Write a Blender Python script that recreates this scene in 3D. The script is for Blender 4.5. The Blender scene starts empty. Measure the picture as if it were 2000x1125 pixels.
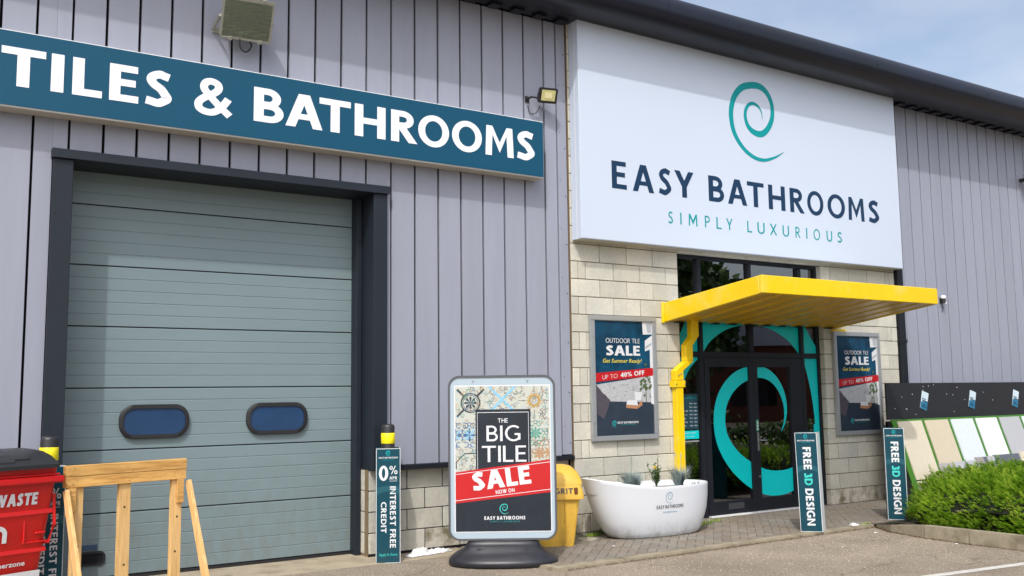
import bpy, bmesh, math, random
from math import pi, sin, cos, radians
from mathutils import Vector, Matrix, noise
random.seed(7)
SC = bpy.context.scene
COL = SC.collection

# ------------------------------------------------------------------ camera
YAW, PITCH, ROLL = 0.575388, 0.109748, -0.013052
CAM = Vector((-7.60831, -9.65343, 1.71528))
F = Vector((sin(YAW)*cos(PITCH), cos(YAW)*cos(PITCH), sin(PITCH)))
R0 = Vector((cos(YAW), -sin(YAW), 0)); U0 = R0.cross(F)
R1 = R0*cos(ROLL)+U0*sin(ROLL); U1 = -R0*sin(ROLL)+U0*cos(ROLL)
cd = bpy.data.cameras.new('camera'); cam = bpy.data.objects.new('camera', cd); COL.objects.link(cam)
m = Matrix.Identity(4)
for i in range(3):
    m[i][0] = R1[i]; m[i][1] = U1[i]; m[i][2] = -F[i]; m[i][3] = CAM[i]
cam.matrix_world = m
cd.sensor_width = 36; cd.lens = 36*1871.9/2000; cd.clip_end = 2000; cd.clip_start = .1
SC.camera = cam

# ------------------------------------------------------------------ light
SUNV = Vector((-.90, -1.0, 1.66)).normalized()
elev = math.asin(SUNV.z); rot = math.atan2(SUNV.x, SUNV.y)
w = bpy.data.worlds.new('World'); SC.world = w; w.use_nodes = True
nt = w.node_tree; nt.nodes.clear()
out = nt.nodes.new('ShaderNodeOutputWorld'); bg = nt.nodes.new('ShaderNodeBackground')
sky = nt.nodes.new('ShaderNodeTexSky'); sky.sky_type = 'NISHITA'; sky.sun_disc = False
sky.sun_elevation = elev; sky.sun_rotation = rot % (2*pi); sky.dust_density = 4.0; sky.air_density = 1.0
tc = nt.nodes.new('ShaderNodeTexCoord'); mp = nt.nodes.new('ShaderNodeMapping'); mp.inputs['Scale'].default_value = (1.0, 1.0, 2.6)
mp.inputs['Location'].default_value = (.35, .1, 0)
nz = nt.nodes.new('ShaderNodeTexNoise'); nz.inputs['Scale'].default_value = 2.2; nz.inputs['Detail'].default_value = 7; nz.inputs['Roughness'].default_value = .52
cr = nt.nodes.new('ShaderNodeValToRGB'); cr.color_ramp.elements[0].position = .38; cr.color_ramp.elements[0].color = (.25, .25, .25, 1)
cr.color_ramp.elements[1].position = .60; cr.color_ramp.elements[1].color = (1, 1, 1, 1)
mx = nt.nodes.new('ShaderNodeMixRGB')
hz = nt.nodes.new('ShaderNodeHueSaturation'); hz.inputs['Saturation'].default_value = .42; hz.inputs['Value'].default_value = 1.2   # thin cloud: paler and lighter than the clear sky behind it
nt.links.new(sky.outputs[0], hz.inputs['Color']); nt.links.new(hz.outputs[0], mx.inputs[2])
nt.links.new(tc.outputs['Generated'], mp.inputs[0]); nt.links.new(mp.outputs[0], nz.inputs[0]); nt.links.new(nz.outputs[0], cr.inputs[0])
nt.links.new(cr.outputs[0], mx.inputs[0]); nt.links.new(sky.outputs[0], mx.inputs[1]); nt.links.new(mx.outputs[0], bg.inputs[0])
bg.inputs[1].default_value = .15; nt.links.new(bg.outputs[0], out.inputs[0])
sl = bpy.data.lights.new('sun', 'SUN'); sl.energy = 1.85; sl.angle = radians(.9); sl.color = (1, .965, .91)
so = bpy.data.objects.new('sun', sl); COL.objects.link(so); so.rotation_euler = SUNV.to_track_quat('Z', 'Y').to_euler(); so.location = SUNV*60
SC.view_settings.view_transform = 'Standard'; SC.view_settings.look = 'None'; SC.view_settings.gamma = 1
SC.view_settings.exposure = 0.45
SC.cycles.max_bounces = 8; SC.cycles.transparent_max_bounces = 12

# ------------------------------------------------------------------ materials
def lin(h):
    h = h.lstrip('#'); o = []
    for i in (0, 2, 4):
        c = int(h[i:i+2], 16)/255
        o.append(c/12.92 if c < .04045 else ((c+.055)/1.055)**2.4)
    return (o[0], o[1], o[2], 1)
MATS = {}
def mat(name, col, rough=.5, metal=0, var=0, vscale=3, rand=0, bump=0, bscale=60, coat=0, spec=.5, col2=None, c2scale=2, c2lo=.45, c2hi=.65, stretch=None, world=False, bdist=.01, grime=0):
    """principled material: var = value noise, rand = per object value change, col2 = second colour mixed by noise, bump = fine relief"""
    if name in MATS: return MATS[name]
    M = bpy.data.materials.new(name); MATS[name] = M; M.use_nodes = True
    t = M.node_tree; N = t.nodes; L = t.links; b = N['Principled BSDF']
    c = lin(col) if isinstance(col, str) else (*col, 1)
    b.inputs['Roughness'].default_value = rough; b.inputs['Metallic'].default_value = metal
    b.inputs['Coat Weight'].default_value = coat; b.inputs['Coat Roughness'].default_value = .08; b.inputs['Specular IOR Level'].default_value = spec
    b.inputs['Base Color'].default_value = c
    tc = N.new('ShaderNodeTexCoord'); mpn = N.new('ShaderNodeMapping')
    if world:
        g = N.new('ShaderNodeNewGeometry'); L.new(g.outputs['Position'], mpn.inputs[0])
    else: L.new(tc.outputs['Object'], mpn.inputs[0])
    if stretch: mpn.inputs['Scale'].default_value = stretch
    src = None
    def rgb(c):
        n = N.new('ShaderNodeRGB'); n.outputs[0].default_value = c; return n.outputs[0]
    src = rgb(c)
    if col2:
        n = N.new('ShaderNodeTexNoise'); n.inputs['Scale'].default_value = c2scale; n.inputs['Detail'].default_value = 6; n.inputs['Roughness'].default_value = .6
        L.new(mpn.outputs[0], n.inputs[0]); r = N.new('ShaderNodeMapRange'); r.inputs[1].default_value = c2lo; r.inputs[2].default_value = c2hi
        L.new(n.outputs[0], r.inputs[0]); x = N.new('ShaderNodeMixRGB'); L.new(r.outputs[0], x.inputs[0]); L.new(src, x.inputs[1]); x.inputs[2].default_value = lin(col2); src = x.outputs[0]
    if var or rand or grime:
        h = N.new('ShaderNodeHueSaturation'); L.new(src, h.inputs['Color']); val = None
        if var:
            n = N.new('ShaderNodeTexNoise'); n.inputs['Scale'].default_value = vscale; n.inputs['Detail'].default_value = 8; n.inputs['Roughness'].default_value = .65
            L.new(mpn.outputs[0], n.inputs[0]); r = N.new('ShaderNodeMapRange'); r.inputs[1].default_value = .25; r.inputs[2].default_value = .75
            r.inputs[3].default_value = 1-var; r.inputs[4].default_value = 1+var; L.new(n.outputs[0], r.inputs[0]); val = r.outputs[0]
        if rand:
            oi = N.new('ShaderNodeObjectInfo'); r = N.new('ShaderNodeMapRange'); r.inputs[3].default_value = 1-rand; r.inputs[4].default_value = 1+rand
            L.new(oi.outputs['Random'], r.inputs[0])
            if val is None: val = r.outputs[0]
            else:
                a = N.new('ShaderNodeMath'); a.operation = 'MULTIPLY'; L.new(val, a.inputs[0]); L.new(r.outputs[0], a.inputs[1]); val = a.outputs[0]
        if val is not None: L.new(val, h.inputs['Value'])
        src = h.outputs[0]
    L.new(src, b.inputs['Base Color'])
    if bump:
        n = N.new('ShaderNodeTexNoise'); n.inputs['Scale'].default_value = bscale; n.inputs['Detail'].default_value = 5; L.new(mpn.outputs[0], n.inputs[0])
        bp = N.new('ShaderNodeBump'); bp.inputs['Strength'].default_value = bump; bp.inputs['Distance'].default_value = bdist
        L.new(n.outputs[0], bp.inputs['Height']); L.new(bp.outputs[0], b.inputs['Normal'])
    return M

m_clad = mat('cladding_paint', (.280, .297, .366), .42, .0, var=.055, vscale=1.6, rand=.035, bump=.10, bscale=2.5, col2='#8c8da2', c2scale=1.1, c2lo=.55, c2hi=.9, world=True, stretch=(3.2, 1, .35), bdist=.02)
m_groove = mat('groove_dark', (.012, .012, .016), .8, spec=.2)
m_black = mat('black_flashing', (.009, .011, .017), .5, var=.15, vscale=3, spec=.3)
m_frame = mat('dark_door_trim', (.011, .016, .025), .5, var=.15, vscale=2, spec=.35)
m_eave = mat('eave_coating', (.007, .009, .016), .33, var=.15, vscale=1.2, col2='#161a2a', c2scale=.8, spec=.4)
m_block = mat('cream_block', '#c4c1b4', .9, var=.11, vscale=22, rand=.10, bump=.55, bscale=110, col2='#b4b3aa', c2scale=1.3, c2lo=.42, c2hi=.62, world=True)
m_mortar = mat('mortar', '#76674f', .95, var=.12, vscale=14, bump=.4, bscale=120, world=True)
m_stain = mat('cream_block_stained', '#bbb6aa', .95, var=.25, vscale=9, rand=.08, bump=.55, bscale=110, col2='#77705a', c2scale=5, c2lo=.45, c2hi=.65, world=True)
m_white = mat('sign_white', (.53, .60, .72), .38, var=.012, vscale=.7)
m_alu = mat('sign_edge_white', (.66, .67, .68), .45, var=.05)
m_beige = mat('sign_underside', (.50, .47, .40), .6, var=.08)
m_blue = mat('sign_blue', (.002, .066, .128), .45, var=.04, vscale=1, spec=.3)
m_letw = mat('letter_white', (.80, .82, .87), .4)
m_navy = mat('letter_navy', (.008, .034, .085), .5, spec=.25)
m_teal = mat('letter_teal', (.0, .27, .29), .5, spec=.25)
m_vinyl = mat('teal_vinyl', (.0, .60, .62), .35)
m_door = mat('shutter_paint', (.165, .225, .245), .42, var=.05, vscale=1.3, col2='#7c8b95', c2scale=3.5, c2lo=.6, c2hi=.95, stretch=(.6, 1, 2), bump=.08, bscale=3, world=True)
m_rubber = mat('black_rubber', (.012, .012, .014), .55)
m_yellow = mat('canopy_yellow', (.80, .55, .0), .36, var=.05, vscale=3, col2='#dcc860', c2scale=2.6, c2lo=.52, c2hi=.78, bump=.06, bscale=14)
m_yellow2 = mat('reflective_yellow', (.86, .74, .01), .35, var=.04)
m_grit = mat('grit_bin_plastic', (.70, .42, .055), .5, var=.08, vscale=5, col2='#a57d2b', c2scale=7, c2lo=.58, c2hi=.8, bump=.1, bscale=30)
m_red = mat('red_plastic', (.52, .006, .007), .42, var=.1, vscale=5, bump=.06, bscale=9)
m_lid = mat('black_plastic', (.022, .024, .028), .42, var=.15, vscale=6, bump=.15, bscale=40)
m_base = mat('moulded_black_base', (.016, .017, .023), .38, var=.3, vscale=5, bump=.25, bscale=90, bdist=.004, col2='#363942', c2scale=5, c2lo=.6, c2hi=.9)
m_post = mat('bollard_black', (.02, .02, .022), .45, var=.1)
m_wrap = mat('wrap_print_teal', (.001, .048, .075), .35, spec=.35, var=.06, vscale=3)
m_wrapd = mat('wrap_swirl', (.006, .080, .110), .35)
m_wedge = mat('wrap_white_edge', (.6, .64, .66), .5)
m_wood = mat('sawn_pine', '#dbb47a', .75, var=.18, vscale=4, rand=.08, col2='#c79a58', c2scale=6, c2lo=.45, c2hi=.7, bump=.25, bscale=25, stretch=(6, 6, .6))
m_woodh = mat('sawn_pine_rail', '#d0a35e', .75, var=.2, vscale=4, rand=.08, col2='#b07c3c', c2scale=6, c2lo=.45, c2hi=.7, bump=.25, bscale=25, stretch=(.6, 6, 6))
m_knot = mat('knot_brown', '#4c2e14', .8)
m_tub = mat('white_acrylic', (.66, .69, .74), .3, var=.02, coat=.2)
m_soil = mat('soil', '#3f3226', .95, var=.4, vscale=18, bump=1, bscale=60, bdist=.03)
m_steel = mat('brushed_steel', (.55, .56, .58), .3, .9)
m_case = mat('poster_case_aluminium', (.42, .44, .46), .4, .55, var=.05)
m_post_navy = mat('poster_navy', (.008, .038, .075), .12, var=.55, vscale=2.6, col2='#174f6e', c2scale=2.2, c2lo=.45, c2hi=.7, coat=.5)
m_prnred = mat('print_red', (.46, .008, .012), .3, var=.08, vscale=4, coat=.3)
m_prnwhite = mat('print_white', (.62, .64, .67), .4, coat=.2)
m_prngrey = mat('print_grey', (.36, .38, .42), .4, coat=.3)
m_prnstone = mat('print_stone_wall', '#aeb0b4', .4, var=.3, vscale=26, stretch=(1, 1, 3.2), coat=.3, col2='#6e7077', c2scale=16, c2lo=.55, c2hi=.7)
m_prnfloor = mat('print_floor', '#2b3644', .3, var=.25, vscale=5, coat=.3)
m_prnrock = mat('print_planter', '#4b4650', .4, var=.35, vscale=30, coat=.3)
m_prntan = mat('print_tan', '#a97c5b', .4)
m_prngreen = mat('print_green', '#4d5f3c', .4, var=.3, vscale=20)
m_prnyel = mat('print_yellow', '#e8d64a', .4)
m_slate = mat('print_slate', '#1a2430', .22, var=.3, vscale=3, coat=.4, bump=.12, bscale=5)
m_cream = mat('print_cream', '#b4b8b0', .35, var=.06, vscale=6, coat=.3)
m_pblue = mat('print_blue', '#2c5f8e', .35); m_plblue = mat('print_light_blue', '#7fb3cf', .35); m_pblk = mat('print_black', '#33373c', .35)
m_pgold = mat('print_gold', '#a88a48', .35); m_pgreen = mat('print_sea_green', '#4d8f80', .35); m_porange = mat('print_orange', '#a68260', .35)
m_frost = mat('sign_clear_border', (.36, .45, .52), .25, coat=.4)
m_rim = mat('sign_rim_grey', (.10, .105, .12), .4, .3)
m_kerb = mat('kerb_concrete', '#8f8673', .9, var=.2, vscale=7, rand=.06, bump=.5, bscale=90, col2='#6f6754', c2scale=4, c2lo=.5, c2hi=.7, world=True)
m_paver = mat('paver_grey', '#79736a', .92, var=.18, vscale=16, rand=.14, bump=.5, bscale=120, col2='#776d60', c2scale=1.5, c2lo=.45, c2hi=.6, world=True)
m_joint = mat('paver_joint', '#2e2822', .95, var=.2, vscale=20)
m_line = mat('road_paint', (.50, .49, .46), .8, var=.2, vscale=12, bump=.3, bscale=80, world=True)
m_weed = mat('weed_green', '#5e6b30', .8, rand=.1)
m_deb = mat('leaf_debris', '#5a4026', .9, var=.3, vscale=20)
m_sheet = mat('crumpled_white_plastic', (.72, .73, .76), .45)
m_turf = mat('artificial_turf', '#3f7a22', .9, var=.3, vscale=90, bump=1, bscale=300)
m_board = mat('black_stained_board', (.013, .014, .018), .6, var=.25, vscale=3, stretch=(1, 1, 8), bump=.1, bscale=30)
m_whitecap = mat('white_screw', (.75, .75, .75), .5)
m_conc = mat('concrete_cover', '#9a9686', .9, var=.12, vscale=9, bump=.3)
m_card = mat('card_blue', '#2f7396', .3); m_cardw = mat('card_white', '#c9dbe6', .3)
m_hw = mat('warm_grey_wall', '#8a867e', .9, var=.1)
m_dark = mat('interior_dark', '#2e2c2c', .8)
m_floorin = mat('interior_floor', '#4a4743', .35)
m_brk = mat('red_brick_wall', '#5a3226', .9, var=.25, vscale=12)
m_bark = mat('bark', '#3b3025', .95, var=.3, vscale=8)
def tilemat(n, c): return mat(n, c, .6, var=.05, vscale=14, bump=.15, bscale=60)
m_t1 = tilemat('tile_cream', '#c4bca8'); m_t2 = tilemat('tile_sand', '#bcb29c'); m_t3 = tilemat('tile_white', '#c4ccd0'); m_t4 = tilemat('tile_pale', '#cdd0d0')
m_t5 = tilemat('tile_light_grey', '#a4a6aa'); m_t6 = tilemat('tile_grey', '#9c9a97'); m_t7 = tilemat('tile_slate', '#565b66'); m_t8 = tilemat('tile_patch', '#8c8987')

def leafmat(name, c1, c2, c3):
    M = bpy.data.materials.new(name); M.use_nodes = True; t = M.node_tree; N = t.nodes; L = t.links; b = N['Principled BSDF']
    a = N.new('ShaderNodeAttribute'); a.attribute_name = 'tone'
    r = N.new('ShaderNodeValToRGB'); e = r.color_ramp.elements; e[0].color = lin(c1); e[1].color = lin(c3); k = r.color_ramp.elements.new(.5); k.color = lin(c2)
    if name == 'hedge_leaf': e[0].color = lin('#6b5526'); k = r.color_ramp.elements.new(.03); k.color = lin(c1)
    L.new(a.outputs['Fac'], r.inputs[0]); L.new(r.outputs[0], b.inputs['Base Color']); b.inputs['Roughness'].default_value = .55
    tr = N.new('ShaderNodeBsdfTranslucent'); L.new(r.outputs[0], tr.inputs[0]); mxs = N.new('ShaderNodeMixShader'); mxs.inputs[0].default_value = .3
    L.new(b.outputs[0], mxs.inputs[1]); L.new(tr.outputs[0], mxs.inputs[2]); L.new(mxs.outputs[0], N['Material Output'].inputs[0]); return M
m_hedge = leafmat('hedge_leaf', '#3a5a16', '#7cab27', '#cfe45a')
m_tree = leafmat('tree_leaf', '#26381a', '#3c5426', '#5b7436')
m_fescue = leafmat('fescue_blade', '#6d8590', '#91a5a8', '#bcc6bd')
m_shrub = leafmat('shrub_leaf', '#2c4a2a', '#44683a', '#6f8f55')

def glassmat(name, tint, ior=1.5, rough=.0, fac_lo=.06, fac_hi=.75):
    M = bpy.data.materials.new(name); M.use_nodes = True; t = M.node_tree; N = t.nodes; L = t.links; N.remove(N['Principled BSDF'])
    g = N.new('ShaderNodeBsdfGlossy'); g.inputs['Roughness'].default_value = rough; g.inputs[0].default_value = (.95, .97, 1, 1)
    tr = N.new('ShaderNodeBsdfTransparent'); tr.inputs[0].default_value = tint
    fr = N.new('ShaderNodeFresnel'); fr.inputs[0].default_value = ior
    mp_ = N.new('ShaderNodeMapRange'); mp_.inputs[3].default_value = fac_lo; mp_.inputs[4].default_value = fac_hi; mp_.inputs[1].default_value = .03; mp_.inputs[2].default_value = 1
    mi = N.new('ShaderNodeMixShader'); L.new(fr.outputs[0], mp_.inputs[0]); L.new(mp_.outputs[0], mi.inputs[0]); L.new(tr.outputs[0], mi.inputs[1]); L.new(g.outputs[0], mi.inputs[2])
    L.new(mi.outputs[0], N['Material Output'].inputs[0]); return M
m_glass = glassmat('door_glass', (.62, .66, .66, 1), fac_lo=.25, fac_hi=1)
m_glassclear = glassmat('lamp_glass', (.75, .85, .80, 1), fac_lo=.10, fac_hi=1)
m_glassblue = mat('smoked_window_sky_tint', (.008, .042, .115), .12, var=.2, vscale=3, coat=.3)  # blue sky reflection put into the opaque colour of the smoked pane
m_postglass = None
def emis(name, c, s):
    M = bpy.data.materials.new(name); M.use_nodes = True; b = M.node_tree.nodes['Principled BSDF']; b.inputs['Emission Color'].default_value = lin(c); b.inputs['Emission Strength'].default_value = s; b.inputs['Base Color'].default_value = lin(c); return M
m_ceil_light = emis('ceiling_light_lit', '#dfeef2', 1.3)

def add_dirt(M, zlo, zhi, col, amt):
    # splashed dirt: its own ragged shape, densest near the ground
    t = M.node_tree; N = t.nodes; L = t.links; b = N['Principled BSDF']; src = b.inputs['Base Color'].links[0].from_socket
    g = N.new('ShaderNodeNewGeometry'); sx = N.new('ShaderNodeSeparateXYZ'); L.new(g.outputs['Position'], sx.inputs[0])
    mr = N.new('ShaderNodeMapRange'); mr.inputs[1].default_value = zlo; mr.inputs[2].default_value = zhi; mr.inputs[3].default_value = 1; mr.inputs[4].default_value = 0; L.new(sx.outputs[2], mr.inputs[0])
    mpn = N.new('ShaderNodeMapping'); mpn.inputs['Scale'].default_value = (3, 3, 1.1); L.new(g.outputs['Position'], mpn.inputs[0])
    n = N.new('ShaderNodeTexNoise'); n.inputs['Scale'].default_value = 3; n.inputs['Detail'].default_value = 8; n.inputs['Roughness'].default_value = .7; L.new(mpn.outputs[0], n.inputs[0])
    r2 = N.new('ShaderNodeMapRange'); r2.inputs[1].default_value = .42; r2.inputs[2].default_value = .68; L.new(n.outputs[0], r2.inputs[0])
    mu = N.new('ShaderNodeMath'); mu.operation = 'MULTIPLY'; L.new(mr.outputs[0], mu.inputs[0]); L.new(r2.outputs[0], mu.inputs[1])
    m3 = N.new('ShaderNodeMath'); m3.operation = 'MULTIPLY'; m3.inputs[1].default_value = amt; L.new(mu.outputs[0], m3.inputs[0])
    x = N.new('ShaderNodeMixRGB'); x.inputs[2].default_value = lin(col); L.new(m3.outputs[0], x.inputs[0]); L.new(src, x.inputs[1]); L.new(x.outputs[0], b.inputs['Base Color'])
add_dirt(m_door, 0, 1.3, '#6d6a60', .55); add_dirt(m_block, 0, .7, '#7d7666', .5); add_dirt(m_tub, 0, .22, '#8d8a84', .8); add_dirt(m_grit, 0, .5, '#6a5426', .6); add_dirt(m_wrap, -.03, .3, '#3a4a4e', .5)
def groundmat():
    M = bpy.data.materials.new('asphalt'); M.use_nodes = True; t = M.node_tree; N = t.nodes; L = t.links; b = N['Principled BSDF']; b.inputs['Roughness'].default_value = .92
    g = N.new('ShaderNodeNewGeometry')
    def nz(s, d=6, r=.6):
        n = N.new('ShaderNodeTexNoise'); n.inputs['Scale'].default_value = s; n.inputs['Detail'].default_value = d; n.inputs['Roughness'].default_value = r; L.new(g.outputs['Position'], n.inputs[0]); return n.outputs[0]
    def ramp(src, lo, hi, c1, c2):
        r = N.new('ShaderNodeValToRGB'); r.color_ramp.elements[0].position = lo; r.color_ramp.elements[1].position = hi; r.color_ramp.elements[0].color = c1; r.color_ramp.elements[1].color = c2; L.new(src, r.inputs[0]); return r.outputs[0]
    base = ramp(nz(.9, 8, .62), .35, .68, (.220, .188, .150, 1), (.325, .280, .225, 1))
    dark = ramp(nz(.35, 5, .5), .45, .7, (.9, .9, .9, 1), (1.12, 1.12, 1.12, 1))
    sp = ramp(nz(95, 2, .6), .38, .66, (.55, .55, .55, 1), (1.45, 1.42, 1.36, 1))
    v = N.new('ShaderNodeTexVoronoi'); v.inputs['Scale'].default_value = 55; L.new(g.outputs['Position'], v.inputs[0])
    st = ramp(v.outputs['Distance'], .05, .13, (1.8, 1.75, 1.7, 1), (1, 1, 1, 1))
    def mul(a, c_, f=1):
        x = N.new('ShaderNodeMixRGB'); x.blend_type = 'MULTIPLY'; x.inputs[0].default_value = f; L.new(a, x.inputs[1]); L.new(c_, x.inputs[2]); return x.outputs[0]
    oil = ramp(nz(1.7, 9, .7), .60, .74, (1, 1, 1, 1), (.72, .70, .69, 1))
    coarse = ramp(nz(34, 3, .7), .34, .64, (.74, .74, .75, 1), (1.22, 1.2, 1.16, 1))
    vc = N.new('ShaderNodeTexVoronoi'); vc.feature = 'DISTANCE_TO_EDGE'; vc.inputs['Scale'].default_value = .42; vc.inputs['Randomness'].default_value = 1
    wp = N.new('ShaderNodeTexNoise'); wp.inputs['Scale'].default_value = 1.4; wp.inputs['Detail'].default_value = 6; L.new(g.outputs['Position'], wp.inputs[0])
    ad = N.new('ShaderNodeVectorMath'); ad.operation = 'ADD'; L.new(g.outputs['Position'], ad.inputs[0]); L.new(wp.outputs['Color'], ad.inputs[1]); L.new(ad.outputs[0], vc.inputs['Vector'])
    crk = ramp(vc.outputs['Distance'], .0015, .007, (.55, .53, .5, 1), (1, 1, 1, 1))
    base = mul(mul(mul(base, oil), coarse), crk, .8)
    c = mul(mul(mul(base, dark), sp), st, .6); L.new(c, b.inputs['Base Color'])
    bp = N.new('ShaderNodeBump'); bp.inputs['Strength'].default_value = .6; bp.inputs['Distance'].default_value = .008; L.new(nz(80, 4, .7), bp.inputs['Height']); L.new(bp.outputs[0], b.inputs['Normal'])
    return M
m_asph = groundmat()

# ------------------------------------------------------------------ mesh helpers
def tag(o, label=None, cat=None, group=None, kind=None):
    if label: o['label'] = label
    if cat: o['category'] = cat
    if group: o['group'] = group
    if kind: o['kind'] = kind
    return o
def empty(name, label, cat, loc=(0, 0, 0), rz=0, group=None):
    o = bpy.data.objects.new(name, None); COL.objects.link(o); o.location = loc; o.rotation_euler = (0, 0, rz); o.empty_display_size = .2
    return tag(o, label, cat, group)
def link(name, me, mt=None, parent=None, loc=None, rot=None):
    if mt is not None and not me.materials: me.materials.append(mt)
    o = bpy.data.objects.new(name, me); COL.objects.link(o); o.parent = parent
    if loc: o.location = loc
    if rot: o.rotation_euler = rot
    return o
class MB:
    def __init__(s): s.v = []; s.f = []
    def poly(s, pts):
        k = len(s.v); s.v += [tuple(p) for p in pts]; s.f.append(tuple(range(k, k+len(pts)))); return s
    def box(s, x0, x1, y0, y1, z0, z1):
        k = len(s.v)
        s.v += [(x0, y0, z0), (x1, y0, z0), (x1, y1, z0), (x0, y1, z0), (x0, y0, z1), (x1, y0, z1), (x1, y1, z1), (x0, y1, z1)]
        s.f += [tuple(k+i for i in q) for q in ((0, 3, 2, 1), (4, 5, 6, 7), (0, 1, 5, 4), (1, 2, 6, 5), (2, 3, 7, 6), (3, 0, 4, 7))]; return s
    def hexa(s, a, b):  # a, b: matching quads
        k = len(s.v); s.v += [tuple(p) for p in a]+[tuple(p) for p in b]
        s.f += [(k, k+3, k+2, k+1), (k+4, k+5, k+6, k+7)]+[(k+i, k+(i+1) % 4, k+4+(i+1) % 4, k+4+i) for i in range(4)]; return s
    def prism(s, pts, off):
        k = len(s.v); n = len(pts); off = Vector(off); s.v += [tuple(p) for p in pts]+[tuple(Vector(p)+off) for p in pts]
        s.f.append(tuple(range(k, k+n))); s.f.append(tuple(range(k+2*n-1, k+n-1, -1)))
        s.f += [(k+(i+1) % n, k+i, k+n+i, k+n+(i+1) % n) for i in range(n)]; return s
    def tube(s, pts, r, n=8, caps=True):
        pts = [Vector(p) for p in pts]; k = len(s.v); m_ = len(pts)
        rr = r if isinstance(r, (list, tuple)) else [r]*m_
        for i, p in enumerate(pts):
            d = (pts[min(i+1, m_-1)]-pts[max(i-1, 0)]).normalized()
            a = d.cross(Vector((0, 0, 1)) if abs(d.z) < .9 else Vector((1, 0, 0))).normalized(); b = d.cross(a)
            for j in range(n):
                t = 2*pi*j/n; s.v.append(tuple(p+(a*cos(t)+b*sin(t))*rr[i]))
        for i in range(m_-1):
            for j in range(n): s.f.append((k+i*n+j, k+i*n+(j+1) % n, k+(i+1)*n+(j+1) % n, k+(i+1)*n+j))
        if caps: s.f.append(tuple(k+j for j in range(n))[::-1]); s.f.append(tuple(k+(m_-1)*n+j for j in range(n)))
        return s
    def loft(s, rings, caps=True):
        k = len(s.v); n = len(rings[0])
        for r in rings: s.v += [tuple(p) for p in r]
        for i in range(len(rings)-1):
            for j in range(n): s.f.append((k+i*n+j, k+i*n+(j+1) % n, k+(i+1)*n+(j+1) % n, k+(i+1)*n+j))
        if caps: s.f.append(tuple(k+j for j in range(n))[::-1]); s.f.append(tuple(k+(len(rings)-1)*n+j for j in range(n)))
        return s
    def mesh(s, name, bevel=0, smooth=False, seg=1, recalc=True):
        me = bpy.data.meshes.new(name); me.from_pydata(s.v, [], s.f)
        if recalc or bevel:
            bm = bmesh.new(); bm.from_mesh(me)
            if recalc: bmesh.ops.recalc_face_normals(bm, faces=bm.faces)
            if bevel: bmesh.ops.bevel(bm, geom=list(bm.edges), offset=bevel, segments=seg, affect='EDGES', clamp_overlap=True)
            bm.to_mesh(me); bm.free()
        if smooth:
            for p in me.polygons: p.use_smooth = True
            me.set_sharp_from_angle(angle=radians(40)) if hasattr(me, 'set_sharp_from_angle') else None
        return me
    def build(s, name, mt, parent=None, bevel=0, smooth=False, seg=1, recalc=True, **kw):
        return link(name, s.mesh(name, bevel, smooth, seg, recalc), mt, parent, **kw)
def structure(o): o['kind'] = 'structure'; return o

# ------------------------------------------------------------------ lettering (drawn glyphs, cap height 1)
def arc(cx, cy, rx, ry, a0, a1, n=14): return [(cx+rx*cos(radians(a0+(a1-a0)*i/n)), cy+ry*sin(radians(a0+(a1-a0)*i/n))) for i in range(n+1)]
def ring(cx, cy, rx, ry, a0, a1, w, n=14, w2=None): return arc(cx, cy, rx, ry, a0, a1, n)+arc(cx, cy, rx-w, ry-(w2 or w), a0, a1, n)[::-1]
def rc(a, b, c, d): return [(a, b), (c, b), (c, d), (a, d)]
def dg(xa, ya, xb, yb, h): return [(xa-h/2, ya), (xa+h/2, ya), (xb+h/2, yb), (xb-h/2, yb)]
def crom(pts, n=6):
    P = [pts[0]]+list(pts)+[pts[-1]]; o = []
    for i in range(1, len(P)-2):
        for k in range(n):
            t = k/n; a, b, c, d = P[i-1], P[i], P[i+1], P[i+2]
            o.append(tuple(.5*((2*b[j])+(-a[j]+c[j])*t+(2*a[j]-5*b[j]+4*c[j]-d[j])*t*t+(-a[j]+3*b[j]-3*c[j]+d[j])*t**3) for j in range(len(b))))
    o.append(tuple(pts[-1])); return o
def strokepoly(pts, w=None, n=6, chunk=0):
    c = crom(pts, n); L = []; Rr = []
    for i, p in enumerate(c):
        a = c[max(i-1, 0)]; b = c[min(i+1, len(c)-1)]; dx, dy = b[0]-a[0], b[1]-a[1]; l = math.hypot(dx, dy) or 1
        hw = (p[2] if len(p) > 2 else w)/2; nx, ny = -dy/l*hw, dx/l*hw
        L.append((p[0]+nx, p[1]+ny)); Rr.append((p[0]-nx, p[1]-ny))
    if not chunk: return [[L[i], L[i+1], Rr[i+1], Rr[i]] for i in range(len(c)-1)]
    o = []; i = 0
    while i < len(c)-1: j = min(i+chunk, len(c)-1); o.append(L[i:j+1]+Rr[i:j+1][::-1]); i = j
    return o
def bowl(x0, x1, y0, y1, w, k=.5):
    ry = (y1-y0)/2; rx = min((x1-x0)*.75, ry*1.05); xc = x1-rx; cy = (y0+y1)/2
    return [(x0, y1), (xc, y1)]+arc(xc, cy, rx, ry, 90, -90)[1:-1]+[(xc, y0), (x0, y0), (x0, y0+w), (xc, y0+w)]+arc(xc, cy, rx-w, ry-w, -90, 90)[1:-1]+[(xc, y1-w), (x0, y1-w)]
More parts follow.
